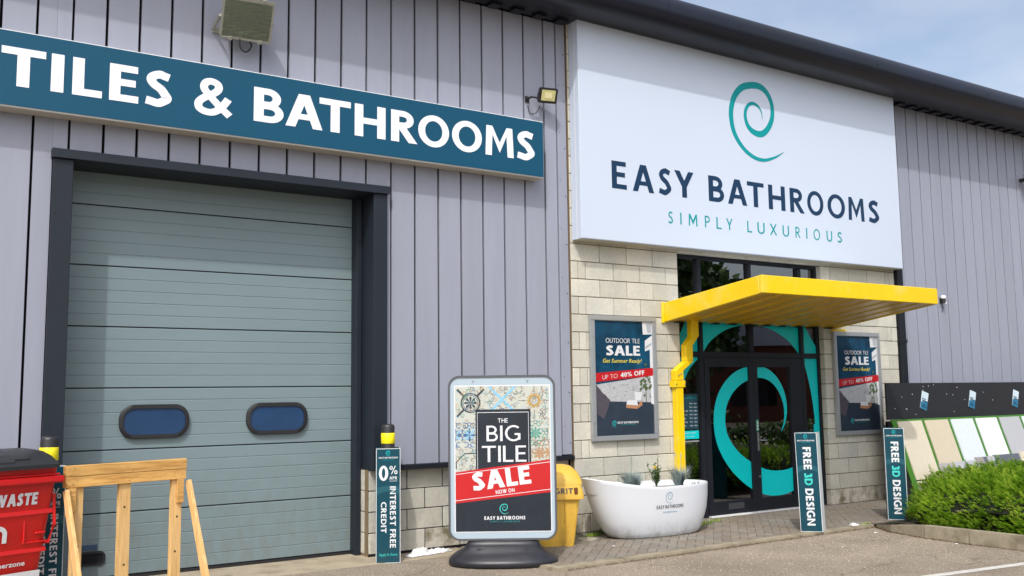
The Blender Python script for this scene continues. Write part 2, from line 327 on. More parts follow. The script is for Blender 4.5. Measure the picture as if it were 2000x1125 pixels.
def glyph(ch, w):
    t = w*.86
    if ch == 'T': return .76, [rc(0, 1-t, .76, 1), rc(.38-w/2, 0, .38+w/2, 1-t)]
    if ch == 'I': return w, [rc(0, 0, w, 1)]
    if ch == 'L': return .56, [rc(0, 0, w, 1), rc(w, 0, .56, t)]
    if ch == 'E': return .58, [rc(0, 0, w, 1), rc(w, 0, .58, t), rc(w, 1-t, .56, 1), rc(w, .5-t/2+.02, .52, .5+t/2+.02)]
    if ch == 'F': return .54, [rc(0, 0, w, 1), rc(w, 1-t, .54, 1), rc(w, .5-t/2, .50, .5+t/2)]
    if ch == 'H': return .80, [rc(0, 0, w, 1), rc(.80-w, 0, .80, 1), rc(w, .5-t/2, .80-w, .5+t/2)]
    if ch == 'N': return .84, [rc(0, 0, w*.9, 1), rc(.84-w*.9, 0, .84, 1), [(w*.9, 1), (.84-w*.9, w*.9*1.1), (.84-w*.9, 0), (w*.9, .93-w)][::1]]
    if ch == 'M':
        W = 1.0; h = w*1.02
        return W, [[(0, 0), (w, 0), (w+.03, .72), (.06+w*.0, 1), (.04, 1)], [(W, 0), (W-w, 0), (W-w-.03, .72), (W-.06, 1), (W-.04, 1)],
                   [(.05, 1), (.08+w*.75, 1), (.5, .46), (.5, .12), (w+.02, .74)], [(W-.05, 1), (W-.08-w*.75, 1), (.5, .46), (.5, .12), (W-w-.02, .74)]]
    if ch == 'A':
        W = .90; h = w*1.08
        return W, [dg(h/2, 0, .45-.02, 1, h), dg(W-h/2, 0, .45+.02, 1, h), rc(.45-.24, .24, .45+.24, .24+t*.9)]
    if ch == 'V': h = w*1.08; return .86, [dg(h/2, 1, .43-.0, 0, h), dg(.86-h/2, 1, .43, 0, h)]
    if ch == 'W': h = w*1.02; return 1.24, [dg(h/2, 1, .36, 0, h), dg(.36, 0, .62, 1, h), dg(.62, 1, .88, 0, h), dg(1.24-h/2, 1, .88, 0, h)]
    if ch == 'X': h = w*1.15; return .82, [dg(h/2, 0, .82-h/2, 1, h), dg(.82-h/2, 0, h/2, 1, h)]
    if ch == 'Y': h = w*1.12; return .80, [rc(.40-w/2, 0, .40+w/2, .48), dg(.40, .42, h/2, 1, h), dg(.40, .42, .80-h/2, 1, h)]
    if ch == 'K': h = w*1.2; return .76, [rc(0, 0, w, 1), dg(w*.9, .46, .74-h/2, 1, h), dg(.76-h/2, 0, w+.08, .55, h)]
    if ch == 'P': return .62, [rc(0, 0, w, 1), bowl(w, .62, .42, 1, t)]
    if ch == 'R': h = w*1.1; return .72, [rc(0, 0, w, 1), bowl(w, .62, .44, 1, t), dg(.72-h/2, 0, .30, .46, h)]
    if ch == 'B': return .66, [rc(0, 0, w, 1), bowl(w, .60, .50-t*.4, 1, t), bowl(w, .66, 0, .50+t*.4, t)]
    if ch == 'D': return .82, [rc(0, 0, w, 1), bowl(w, .82, 0, 1, t)]
    if ch == 'O': return 1.0, [ring(.5, .5, .5, .52, 90, 270, w, 18, t), ring(.5, .5, .5, .52, -90, 90, w, 18, t)]
    if ch == 'Q': return 1.0, glyph('O', w)[1]
    if ch == '0': return .62, [ring(.31, .5, .31, .51, 90, 270, w, 16, t), ring(.31, .5, .31, .51, -90, 90, w, 16, t)]
    if ch == 'C': return .80, [ring(.50, .5, .50, .52, 45, 315, w, 20, t)]
    if ch == 'G': return .90, [ring(.50, .5, .50, .52, 48, 322, w, 20, t), rc(.90-w, .08, .90, .50), rc(.56, .50-t, .90-w, .50)]
    if ch == 'U': return .76, [rc(0, .36, w, 1), rc(.76-w, .36, .76, 1), ring(.38, .36, .38, .38, 180, 360, w, 16, t)]
    if ch == 'J': return .4, [rc(.4-w, .2, .4, 1), ring(.15, .2, .25, .22, 250, 360, w, 8)]
    if ch == 'S':
        W = .62; a = w/2
        return W, strokepoly([(W-.07, .84), (W-.20, .985-a), (.34, 1.01-a), (a+.09, .93-a*.8), (a+.03, .74), (a+.10, .61), (.36, .50), (W-a-.06, .37), (W-a-.0, .25), (W-a-.10, .09+a*.6), (.30, a-.01), (.15, .02+a), (.03, .15)], w*.98, chunk=9)
    if ch == '3':
        W = .56; a = w/2
        return W, strokepoly([(.06, .88), (.26, 1-a), (W-a-.05, .80), (W-a-.10, .62), (.24, .53)], w, chunk=9)+strokepoly([(.24, .53), (W-a-.02, .42), (W-a, .27), (.40, a+.02), (.22, a), (.02, .12)], w, chunk=9)
    if ch == '4': return .66, [rc(.40, 0, .40+w, 1), rc(.0, .22, .66, .22+t), dg(w*.5, .24, .40+w*.4, 1, w*1.1)]
    if ch == '%': return .95, [ring(.20, .76, .20, .24, 90, 270, w*.7, 10), ring(.20, .76, .20, .24, -90, 90, w*.7, 10), ring(.75, .24, .20, .24, 90, 270, w*.7, 10), ring(.75, .24, .20, .24, -90, 90, w*.7, 10), dg(.24, 0, .70, 1, w*.7)]
    if ch == '&':
        return .86, strokepoly([(.84, .02), (.60, .25), (.34, .55), (.22, .73), (.26, .89), (.40, .945), (.54, .88), (.56, .74), (.44, .60), (.22, .45), (.10, .30), (.12, .14), (.28, .06), (.46, .08), (.64, .24), (.80, .50)], w*.86, chunk=8)
    return .3, []
def put(mb, polys, M, eps=.00025, depth=0):
    for i, p in enumerate(polys):
        off = eps*(i % 40)
        if depth: mb.prism([M @ Vector((x, y, depth+off)) for x, y in p], (M.to_3x3() @ Vector((0, 0, -depth-off))))
        else: mb.poly([M @ Vector((x, y, off)) for x, y in p])
def basis(o, r, u):
    r = Vector(r).normalized(); u = Vector(u).normalized(); n = r.cross(u)
    return Matrix(((r.x, u.x, n.x, o[0]), (r.y, u.y, n.y, o[1]), (r.z, u.z, n.z, o[2]), (0, 0, 0, 1)))
def layout(txt, w, gap=.16, space=.38):
    x = 0; res = []
    for ch in txt:
        if ch == ' ': x += space; continue
        W, P = glyph(ch, w); res.append((ch, x, W, P)); x += W+gap
    return res, x-gap
def text(name, txt, M, h, mt, parent, w=.2, gap=.16, space=.38, align='l', width=None, depth=0, eps=.0002, shear=0):
    res, W = layout(txt, w, gap, space); sx = h if width is None else width/W; x0 = {'l': 0, 'c': -W/2, 'r': -W}[align]
    mb = MB()
    for ch, x, gw, P in res: put(mb, [[((x0+x+a)*sx+shear*b*h, b*h) for a, b in p] for p in P], M, eps, depth)
    return mb.build(name, mt, parent, recalc=bool(depth))
def letters(name, ext, z0, z1, y, w, mt, parent, depth):
    for ch, a, b in ext:
        W, P = glyph(ch, w); mb = MB(); ov = .0
        if ch in 'OS&': ov = .012
        put(mb, [[(x*(b-a)/W, (z1-z0)*v) for x, v in p] for p in P], Matrix.Translation((0, 0, 0)) @ basis((a, y, z0), (1, 0, 0), (0, 0, 1)), .00006, depth)
        mb.build(name, mt, parent)
def bftext(name, txt, M, h, mt, parent, align='CENTER', width=None, shear=0, bold=0):
    c = bpy.data.curves.new('t', 'FONT'); c.body = txt; c.size = 1; c.align_x = 'LEFT'; c.shear = shear; c.offset = bold; c.resolution_u = 2
    o = bpy.data.objects.new('t', c); COL.objects.link(o)
    me = bpy.data.meshes.new_from_object(o.evaluated_get(bpy.context.evaluated_depsgraph_get())); bpy.data.objects.remove(o); bpy.data.curves.remove(c)
    xs = [v.co.x for v in me.vertices]; W = max(xs)-min(xs); x0 = min(xs); k = h/.72; kx = k if width is None else width/W
    for v in me.vertices:
        x = (v.co.x-x0-(W/2 if align == 'CENTER' else W if align == 'RIGHT' else 0))*kx; v.co = M @ Vector((x, v.co.y*k, 0))
    me.name = name; me.materials.clear(); return link(name, me, mt, parent)
SPI = [(0.578, 0.545, 0.004), (0.565, 0.647, 0.014), (0.501, 0.717, 0.027), (0.407, 0.74, 0.033), (0.324, 0.703, 0.036), (0.268, 0.619, 0.039), (0.262, 0.516, 0.042), (0.304, 0.42, 0.05), (0.399, 0.355, 0.058), (0.542, 0.344, 0.063), (0.668, 0.427, 0.060), (0.759, 0.572, 0.056), (0.778, 0.714, 0.053), (0.751, 0.833, 0.053), (0.674, 0.936, 0.058), (0.556, .99, 0.066), (0.403, 0.985, 0.067), (0.219, 0.926, 0.067), (0.081, 0.794, 0.064), (0.012, 0.63, 0.060), (0.0, 0.477, 0.057), (0.037, 0.314, 0.053), (0.131, 0.175, 0.047), (0.265, 0.068, 0.042), (0.426, 0.006, 0.038), (0.593, 0.0, 0.033), (0.766, 0.052, 0.024), (0.893, 0.113, 0.013), (0.97, 0.158, 0.002)]
def swirl(name, M, h, mt, parent, depth=0, fat=1.32, n=4):
    mb = MB(); P = strokepoly([(x*h, y*h, w_*h*fat) for x, y, w_ in SPI], n=n)
    # one strip
    L = [P[0][0]]+[p[1] for p in P]; Rr = [P[0][3]]+[p[2] for p in P]
    k = len(L)
    for i in range(k-1):
        q = [L[i], L[i+1], Rr[i+1], Rr[i]]
        if depth: mb.prism([M @ Vector((a, b, depth)) for a, b in q], M.to_3x3() @ Vector((0, 0, -depth)))
        else: mb.poly([M @ Vector((a, b, 0)) for a, b in q])
    return mb.build(name, mt, parent)
def shapes(name, polys, M, mt, parent, eps=.0002):
    mb = MB(); put(mb, polys, M, eps); return mb.build(name, mt, parent, recalc=False)
def shift(M, x, y, n=0): return M @ Matrix.Translation((x, y, n))

# ================================================================== GROUND
G = -.03
mb = MB(); mb.poly([(-150, -150, G), (150, -150, G), (150, 60, G), (-150, 60, G)]); structure(mb.build('car_park', m_asph, recalc=False))
mb = MB(); mb.box(-8.5, -2.07, -.30, .60, -.2, G+.006)
m_apron = mat('concrete_apron', '#9c917d', .9, var=.15, vscale=5, bump=.4, bscale=90, col2='#7c6f5c', c2scale=2.2, c2lo=.5, c2hi=.7, world=True)
structure(mb.build('concrete_apron', m_apron, bevel=.003))
mb = MB(); mb.box(-1.96, 6.6, -1.66, .12, -.2, -.010); pav = structure(mb.build('pavement', m_joint))
def clip(poly, x0, x1, y0, y1):
    for ax, v, sg in ((0, x0, 1), (0, x1, -1), (1, y0, 1), (1, y1, -1)):
        o = []
        for i in range(len(poly)):
            a, b = poly[i], poly[(i+1) % len(poly)]; da = (a[ax]-v)*sg; db = (b[ax]-v)*sg
            if da >= 0: o.append(a)
            if da*db < 0: t = da/(da-db); o.append((a[0]+(b[0]-a[0])*t, a[1]+(b[1]-a[1])*t))
        poly = o
        if not poly: return []
    return poly
pv = []; B_ = .1; g_ = .0022
c45, s45 = cos(radians(45)), sin(radians(45))
for i in range(-90, 110):
    for j in range(-90, 110):
        k = (i-j) % 4
        if k == 0: r = (i*B_, j*B_, (i+2)*B_, (j+1)*B_)
        elif k == 3: r = (i*B_, j*B_, (i+1)*B_, (j+2)*B_)
        else: continue
        q = [(r[0]+g_, r[1]+g_), (r[2]-g_, r[1]+g_), (r[2]-g_, r[3]-g_), (r[0]+g_, r[3]-g_)]
        q = [(x*c45-y*s45, x*s45+y*c45-.6) for x, y in q]
        cx = sum(a for a, b in q)/4; cy = sum(b for a, b in q)/4
        if not (-2.1 < cx < 6.7 and -1.8 < cy < .2): continue
        cq = clip(q, -1.935, 6.55, -1.605, .085)
        if len(cq) < 3: continue
        ar = abs(sum(cq[n][0]*cq[(n+1) % len(cq)][1]-cq[(n+1) % len(cq)][0]*cq[n][1] for n in range(len(cq))))/2
        if ar < .0009: continue
        pv.append((math.hypot(cx-CAM.x, cy-CAM.y)*(1 if ar > .012 else 1.25), k, ar > .0188, cx, cy, cq))
pv.sort(key=lambda a: a[0])
def hidden_pv(cx, cy): return (-.55 < cx < 1.05 and cy > -.62) or (-2.3 < cx < -1.0 and cy > -.7) or cy > .02
vis = [p for p in pv if not hidden_pv(p[3], p[4])]; hid = [p for p in pv if hidden_pv(p[3], p[4])]
proto = {}
for n, (d, k, full, cx, cy, q) in enumerate(vis[:296]):
    z = random.uniform(-.0015, .0015)
    key = k if full else ('c', n)
    if key not in proto:
        mb = MB(); mb.prism([(x-cx, y-cy, 0) for x, y in q], (0, 0, -.045)); proto[key] = mb.mesh('paver', bevel=.0025)
    link('paver', proto[key], m_paver, pav, loc=(cx, cy, z))
mb = MB()
for d, k, full, cx, cy, q in vis[296:]+hid:
    z = random.uniform(-.0015, .0015); mb.prism([(x, y, z) for x, y in q], (0, 0, -.02))
tag(mb.build('pavers_beyond', m_paver, pav), kind='stuff')

def kerb(p, q, wd, zt0, zt1, parent):
    p = Vector((p[0], p[1], 0)); q = Vector((q[0], q[1], 0)); d = (q-p).normalized(); nrm = Vector((-d.y, d.x, 0)); p = p+d*.003; q = q-d*.003
    a = [(p.x, p.y, -.15), (p.x+nrm.x*wd, p.y+nrm.y*wd, -.15), (p.x+nrm.x*wd, p.y+nrm.y*wd, zt0), (p.x, p.y, zt0)]
    b = [(q.x, q.y, -.15), (q.x+nrm.x*wd, q.y+nrm.y*wd, -.15), (q.x+nrm.x*wd, q.y+nrm.y*wd, zt1), (q.x, q.y, zt1)]
    return MB().hexa(a, b).build('kerb_stone', m_kerb, parent, bevel=.009, seg=2)
kb = empty('kerb', None, None); tag(kb, kind='structure')
xs = [-2.02, -1.12, -.21, .70, 1.6, 2.28]; yf = lambda x: -1.775+.012*(x+2)
for a, b in zip(xs, xs[1:]): kerb((a, yf(a)), (b, yf(b)), .14, .002, .002, kb)
for a, b, z0, z1 in (((2.28, -1.724), (2.62, -1.70), .002, .002), ((2.62, -1.70), (3.0, -1.70), .002, .004)): kerb(a, b, .125, z0, z1, kb)
KP = [(2.99, -1.72, .004), (2.76, -2.12, .06), (2.66, -2.62, .115), (2.63, -3.2, .125), (2.68, -3.95, .125), (2.80, -4.85, .125), (3.1, -5.7, .125), (3.7, -6.5, .125), (4.6, -7.1, .125)]
for a, b in zip(KP, KP[1:]): kerb(b[:2], a[:2], -.13 if False else -.125, b[2], a[2], kb)
kerb((-2.09, -.0), (-2.06, -.85), .115, .002, .002, kb); kerb((-2.06, -.85), (-2.02, -1.76), .115, .002, .0, kb)
# soil bed
def bedz(x, y): return .075+.03*noise.noise((x*2, y*2, 0))
mb = MB(); nx, ny = 60, 44; X0, X1, Y0, Y1 = 2.72, 9.5, -6.6, -1.66
for j in range(ny+1):
    for i in range(nx+1):
        y = Y0+(Y1-Y0)*j/ny; xl = 2.77+max(0, (-y-4.2))**1.5*.33
        if y > -2.6: xl = 2.75+(y+2.6)*.28
        x = xl+(X1-xl)*i/nx; mb.v.append((x, y, -.002+(bedz(x, y))*max(0, min(1, (-y-1.70)/.45))))
for j in range(ny):
    for i in range(nx): k = j*(nx+1)+i; mb.f.append((k, k+1, k+nx+2, k+nx+1))
structure(mb.build('soil_bed', m_soil, smooth=True))
mb = MB()
a = Vector((.55, -4.045, G+.004)); b = Vector((3.2, -4.37, G+.004)); n_ = Vector((.12, 1, 0)).normalized()*.05
mb.poly([a-n_, b-n_, b+n_, a+n_]); structure(mb.build('parking_bay_line', m_line, recalc=False))
# loose grit on the tarmac
mb = MB(); rg_ = random.Random(77)
for i in range(3000):
    x = rg_.uniform(-6.5, 3.6); y = -1.85-rg_.random()**1.6*3.6 if x > -2 else rg_.uniform(-3.2, .3)
    if x > 2.3 and y > -2.2: continue
    s = rg_.uniform(.003, .009); a = rg_.uniform(0, 6.3); z = G+(.0065 if (x < -2.07 and y > -.3) else 0)
    q = [(x+s*cos(a+k*1.57)*rg_.uniform(.7, 1), y+s*sin(a+k*1.57), z) for k in range(4)]; k = len(mb.v); mb.v += q+[(x, y, z+s*.8)]; mb.f += [(k+j, k+(j+1) % 4, k+4) for j in range(4)]
tag(mb.build('grit', mat('grit_stone', '#a89c86', .9, var=.4, vscale=40), recalc=False), 'loose pale grit scattered over the tarmac', 'grit', kind='stuff')
# debris strip along kerb
mb = MB()
for i in range(2600):
    if random.random() < .5: x = random.uniform(-1.9, 2.95); y = yf(x)-abs(random.gauss(0, .022))-.004
    else:
        t = random.uniform(0, 5.2); k = int(t); f = t-k; x = KP[k][0]+(KP[k+1][0]-KP[k][0])*f-abs(random.gauss(0, .03))-.004; y = KP[k][1]+(KP[k+1][1]-KP[k][1])*f
    s = random.uniform(.004, .014); a = random.uniform(0, 6.3); z = G+random.uniform(.003, .012)
    mb.poly([(x+s*cos(a), y+s*sin(a), z), (x-s*sin(a)*.6, y+s*cos(a)*.6, z+random.uniform(0, .006)), (x-s*cos(a), y-s*sin(a), z)])
tag(mb.build('leaf_debris', m_deb, recalc=False), 'brown leaf litter and grit gathered along the foot of the kerb', 'debris', kind='stuff')

# ================================================================== BUILDING
bld = empty('retail_unit', 'grey clad retail warehouse unit with cream block entrance bay and dark curved eaves', 'building')
# backing walls (core)
mb = MB()
mb.box(-14, -6.26, .125, .7, -.2, .93); mb.box(-3.165, -.47, .125, .7, -.2, .93)           # behind plinth
mb.box(-14, -6.26, .125, .7, .93, 6.6); mb.box(-6.26, -3.165, .125, .7, 3.96, 6.6); mb.box(-3.165, -.60, .125, .7, .93, 6.6)
mb.box(-.60, -.452, .125, .7, -.2, 6.6); mb.box(-.452, 1.33, .06, .7, -.2, 6.6); mb.box(1.33, 4.305, .06, .7, 3.62, 6.6); mb.box(4.305, 6.10, .06, .7, -.2, 6.6); mb.box(6.10, 22, .125, .7, -.2, 6.6)
mb.box(-14, 22, .7, 9, 6.5, 6.6); mb.box(-14, -13.8, .7, 9, -.2, 6.5); mb.box(21.8, 22, .7, 9, -.2, 6.5); mb.box(-14, 22, 9, 9.2, -.2, 6.6)
mb.build('backing_wall', m_groove, bld)
mb = MB(); mb.box(-.455, 1.344, .012, .075, -.1, 6.58); mb.box(4.292, 6.088, .012, .075, -.1, 6.58); mb.box(1.344, 4.292, .012, .075, 3.615, 6.58)
mb.box(-3.166, -.456, .130, .16, -.1, .925); mb.box(-14, -6.262, .130, .16, -.1, .925)
mb.box(-3.168, -3.10, .16, .44, -.1, .925)
mb.build('mortar_bed', m_mortar, bld)
# blocks
bproto = {}
nblk = 0
def block(x0, x1, row, y=0.0, side=None, mt=m_block, dpt=.1):
    """row counted from the ground, 225 mm courses"""
    global nblk
    z0 = row*.225+.005; z1 = (row+1)*.225-.005; W = round(x1-x0-.01, 3)
    key = (W, mt.name, dpt, random.randint(0, 2))
    if key not in bproto:
        b = MB(); b.box(-W/2, W/2, 0, dpt, -.1075, .1075); bproto[key] = b.mesh('block', bevel=.004)
    o = link('block', bproto[key], mt, bld, loc=((x0+x1)/2, y+random.uniform(-.0015, .0015), (z0+z1)/2)); nblk += 1; return o
for J in range(16):
    row = 15-J; mt = m_stain if row == 0 else m_block
    if J % 2 == 0: cuts = [-.458, 0, .45, .9, 1.352]
    else: cuts = [-.458, -.345, -.225, .225, .675, 1.125, 1.352]
    for a, b in zip(cuts, cuts[1:]): block(a, b, row, 0, mt=mt if random.random() < .6 else m_block)
    if J % 2 == 0: cuts = [4.285, 4.5, 4.95, 5.4, 5.85, 5.965, 6.095]
    else: cuts = [4.285, 4.725, 5.175, 5.625, 6.095]
    for a, b in zip(cuts, cuts[1:]): block(a, b, row, 0, mt=mt)
for row in range(16, 29):
    if row in (16, 27, 28):
        ph = 0 if row % 2 == 0 else .225
        cuts = [-.458]+[x for x in [ph-.45+.45*k for k in range(16)] if -.40 < x < 6.0]+[6.095]
    else: cuts = [-.458, -.225 if row % 2 == 0 else -.05]
    for a, b in zip(cuts, cuts[1:]): block(a, b, row, 0)
for row in range(4):
    J = 15-row; ph = 0 if J % 2 == 0 else .225
    cuts = [-3.168]+[x for x in [ph-3.15+.45*k for k in range(8)] if -3.08 < x < -.52]+[-.46]
    for a, b in zip(cuts, cuts[1:]): block(a, b, row, .12, mt=m_stain if row == 0 and random.random() < .4 else m_block)
    # return face into the shutter opening
    b = MB(); b.box(0, .05, .22 if False else .222, .44, row*.225+.005, (row+1)*.225-.005); b.build('block', m_block, bld, bevel=.004, loc=(-3.172, 0, 0)); nblk += 1
# cladding panels, 45 mm in front of the plinth
def panel(x0, x1, z0, z1):
    b = MB()
    b.box(x0+.013, x1-.013, .045, .085, z0, z1); return b.build('cladding_panel', m_clad, bld, bevel=.002)
gl = [-.80-.3052*k for k in range(0, 25)]
ZT = 6.47
panel(-.80, -.605, .95, ZT)
for a, b in zip(gl[1:], gl):
    if b < -6.43 or a > -3.02: panel(a, b, .95, ZT)
    elif a < -6.43: bb = MB(); bb.box(-6.43, b-.01, .045, .085, 4.04, ZT); bb.build('cladding_panel', m_clad, bld); bb = MB(); bb.box(a+.01, -6.43, .045, .085, .95, ZT); bb.build('cladding_panel', m_clad, bld, bevel=.002)
    elif b > -3.02: bb = MB(); bb.box(a+.01, -3.0, .045, .085, 4.04, ZT); bb.build('cladding_panel', m_clad, bld); bb = MB(); bb.box(-3.0, b-.01, .045, .085, .95, ZT); bb.build('cladding_panel', m_clad, bld, bevel=.002)
    else: panel(a, b, 4.04, ZT)
gr = [6.12]+[6.42+.3004*k for k in range(0, 24)]
for a, b in zip(gr, gr[1:]):
    if a < 6.2: continue
    panel(a, b, .95, ZT)
mb = MB(); mb.box(6.30, 6.418, .045, .085, .95, ZT); mb.build('cladding_panel', m_clad, bld, bevel=.002)
mb = MB(); mb.box(-.603, -.468, .030, .12, .96, ZT); mb.build('corner_flashing', m_clad, bld, bevel=.004)
mb = MB(); zz = 1.1
while zz < 6.4: mb.tube([(-.50, .031, zz), (-.50, .024, zz)], .007, 6); mb.tube([(-.575, .031, zz+.2), (-.575, .025, zz+.2)], .005, 6); zz += .62
tag(mb.build('rivets', m_groove, bld), kind='stuff')
# sill flashing under the cladding
mb = MB()
for a, b in ((-14, -6.43), (-2.99, -.455)): mb.box(a, b, -.005, .125, .895, .948)
mb.build('sill_flashing', m_black, bld, bevel=.004)
# black square down pipe / corner trim right of the entrance bay
mb = MB(); mb.box(6.105, 6.245, -.06, .12, -.1, 6.46); mb.box(6.247, 6.298, .03, .12, -.1, 6.46); mb.build('black_corner_trim', m_black, bld, bevel=.004)
mb = MB()
for z in (1.3, 2.45, 3.3): mb.box(6.09, 6.26, -.068, 0, z, z+.06)
mb.build('pipe_bracket', m_black, bld, bevel=.003)
# shutter surround
FY = -.010
mb = MB(); mb.box(-6.425, -6.25, FY, .46, G, 3.955); mb.build('door_jamb', m_frame, bld, bevel=.003)
mb = MB(); mb.box(-3.17, -3.005, FY, .46, .905, 3.955); mb.build('door_jamb', m_frame, bld, bevel=.003)
mb = MB(); mb.box(-3.235, -3.176, .30, .455, G, 3.955); mb.build('door_guide', m_frame, bld, bevel=.003)
mb = MB(); mb.box(-6.44, -2.99, -.045, .46, 3.957, 4.045); mb.build('door_head', m_frame, bld, bevel=.003)
mb = MB()
for x in (-6.40, -3.03):
    for z in (1.0, 1.9, 2.8, 3.45, 3.9): mb.tube([(x, FY+.001, z), (x, FY-.006, z)], .009, 6)
mb.build('screw', m_post, bld)
# roller door with ribbed sections
rd = bpy.data.objects.new('roller_door', None); COL.objects.link(rd); rd.parent = bld
sec = .604; Y0 = .46
prof = []
for k in range(5):
    z0 = .008+k*.119
    prof += [(z0, 0.0), (z0+.003, -.0035), (z0+.110, -.0035), (z0+.114, 0.0)]
prof += [(sec-.0035, 0.0)]
me = None
xL, xR = -6.3, -3.18
for s_ in range(7):
    if me is None:
        b = MB(); P = [(z, y) for z, y in prof]
        pl = [(xL, y, z) for z, y in P]+[(xL, .03, P[-1][0]), (xL, .03, P[0][0])]
        b.prism(pl, (xR-xL, 0, 0)); me = b.mesh('door_section')
    link('door_section', me, m_door, rd, loc=(0, Y0, G+.035+s_*sec+.002))
mb = MB(); mb.box(xL, xR, Y0+.004, Y0+.03, G+.02, G+.035+7*sec); mb.build('door_backing', m_groove, rd)
mb = MB(); mb.box(xL, xR, Y0-.01, Y0+.03, G+.004, G+.034); mb.build('bottom_seal', m_rubber, rd)
def rrect(cx, cz, w, h, r, n=8):
    o = []
    for sx, sz, a in ((1, 1, 0), (-1, 1, 90), (-1, -1, 180), (1, -1, 270)):
        for i in range(n+1): t = radians(a+90*i/n); o.append((cx+sx*(w/2-r)+r*cos(t), cz+sz*(h/2-r)+r*sin(t)))
    return o
def rframe(mb, cx, cz, w, h, r, t, y0, y1):
    a = rrect(cx, cz, w, h, r); b = rrect(cx, cz, w-2*t, h-2*t, r-t); n = len(a)
    for y in (y0,):
        pass
    rings = [[(x, y1, z) for x, z in a], [(x, y0+.006, z) for x, z in a], [(x*.97+cx*.03, y0, z*.97+cz*.03) for x, z in a], [(x, y0, z) for x, z in b], [(x, y0+.012, z) for x, z in b]]
    mb.loft(rings, caps=False)
for cx, wd in ((-5.355, .672), (-4.09, .668)):
    b = MB(); rframe(b, cx, 1.487, wd, .335, .145, .038, Y0-.045, Y0); b.build('window_frame', m_rubber, rd, smooth=True)
    b = MB(); b.poly([(x, Y0-.030, z) for x, z in rrect(cx, 1.487, wd-.07, .265, .11)]); b.build('window_pane', m_glassblue, rd, recalc=False)
b = MB(); rframe(b, -5.91, .195, .27, .135, .05, .022, Y0-.02, Y0); b.build('lift_handle', m_rubber, rd, smooth=True)
b = MB(); b.poly([(x, Y0-.008, z) for x, z in rrect(-5.91, .195, .24, .11, .04)]); b.build('handle_recess', m_groove, rd, recalc=False)
b = MB(); b.box(-5.99, -5.85, Y0-.014, Y0, .275, .325); b.build('handle_plate', mat('plate_navy', (.03, .07, .14), .4), rd, bevel=.002)
# eaves: bullnose roll, corrugated soffit, closers
mb = MB(); rr = .245; cy, cz = -.45, 6.70; n = 20
pr = [(0.12, 6.62), (-.05, 6.50), (-.25, 6.475)]+[(cy+rr*cos(radians(a)), cz+rr*sin(radians(a))) for a in range(-95, -300, -10)]+[(.1, 7.02), (1.5, 7.2), (1.5, 7.1), (.12, 6.9)]
xe = [-14, -8, -5.1, -2.2, .7, 3.6, 6.5, 9.4, 12.3, 22]
for a, b in zip(xe, xe[1:]): 
    q = MB(); q.prism([(a+.002, y, z) for y, z in pr], (b-a-.004, 0, 0)); q.build('eave_roll', m_eave, bld, smooth=True)
mb = MB(); mb.box(-14, 22, -.30, -.002, 6.470, 6.480); mb.build('soffit_sheet', m_eave, bld)
mb = MB(); x = -8.0
while x < 14: mb.box(x, x+.15, -.14, -.004, 6.440, 6.4685); x += .333
tag(mb.build('soffit_profile', m_eave, bld), kind='stuff')
mb = MB()
zz0 = cz-.02
for x in range(-7, 15, 3): mb.box(x, x+.004, cy-rr-.004, cy, 6.68, 6.72)
mb.build('eave_joint_trim', m_eave, bld)
# roof sheet behind
mb = MB(); mb.hexa([(-14, 1.5, 7.12), (22, 1.5, 7.12), (22, 1.5, 7.2), (-14, 1.5, 7.2)], [(-14, 9.2, 8.2), (22, 9.2, 8.2), (22, 9.2, 8.3), (-14, 9.2, 8.3)]); mb.build('roof', m_eave, bld)

# ---- entrance glazing
FR0, FR1 = .085, .155   # frame depth
GY = .125
def fr(name, boxes, parent, mt=m_black, bev=.003):
    for q in boxes: b = MB(); b.box(*q); o = b.build(name, mt, parent, bevel=bev)
    return o
ent = bpy.data.objects.new('entrance_screen', None); COL.objects.link(ent); ent.parent = bld
XL, XR = 1.349, 4.290
fr('frame_post', [(XL, XL+.06, FR0, FR1, 0, 3.60)], ent); fr('frame_post', [(XR-.042, XR, FR0, FR1, 0, 3.60)], ent)
fr('frame_post', [(1.785, 1.855, FR0-.01, FR1, 0, 3.548)], ent); fr('frame_post', [(3.86, 3.925, FR0-.01, FR1, 0, 3.548)], ent)
fr('mullion', [(2.795, 2.855, FR0-.008, FR1, 2.262, 3.548)], ent)
fr('transom', [(1.857, 3.858, FR0-.004, FR1, 2.185, 2.260)], ent); fr('transom', [(XL+.062, 1.783, FR0-.004, FR1, 2.185, 2.26)], ent); fr('transom', [(3.927, XR-.044, FR0-.004, FR1, 2.185, 2.26)], ent)
fr('head_rail', [(XL+.062, XR-.044, FR0-.002, FR1, 3.55, 3.60)], ent); fr('canopy_rail', [(XL+.062, 1.783, FR0-.002, FR1, 2.70, 2.90), (1.857, 2.793, FR0-.002, FR1, 2.70, 2.90), (2.857, 3.858, FR0-.002, FR1, 2.70, 2.90), (3.927, XR-.044, FR0-.002, FR1, 2.70, 2.90)], ent)
fr('sill_rail', [(XL+.062, 1.783, FR0-.002, FR1, 0, .07), (3.927, XR-.044, FR0-.002, FR1, 0, .07)], ent)
fr('threshold', [(1.857, 3.858, .02, .16, -.005, .018)], ent, m_alu)
def pane(x0, x1, z0, z1, y, parent): b = MB(); b.box(x0, x1, y, y+.006, z0, z1); return b.build('pane', m_glass, parent)
for z0, z1 in ((2.26, 2.70), (2.90, 3.55)):
    for x0, x1 in ((XL+.06, 1.785), (1.855, 2.795), (2.855, 3.86), (3.925, XR-.042)): pane(x0, x1, z0, z1, GY, ent)
pane(XL+.06, 1.785, .07, 2.185, GY, ent); pane(3.925, XR-.042, .07, 2.185, GY, ent)
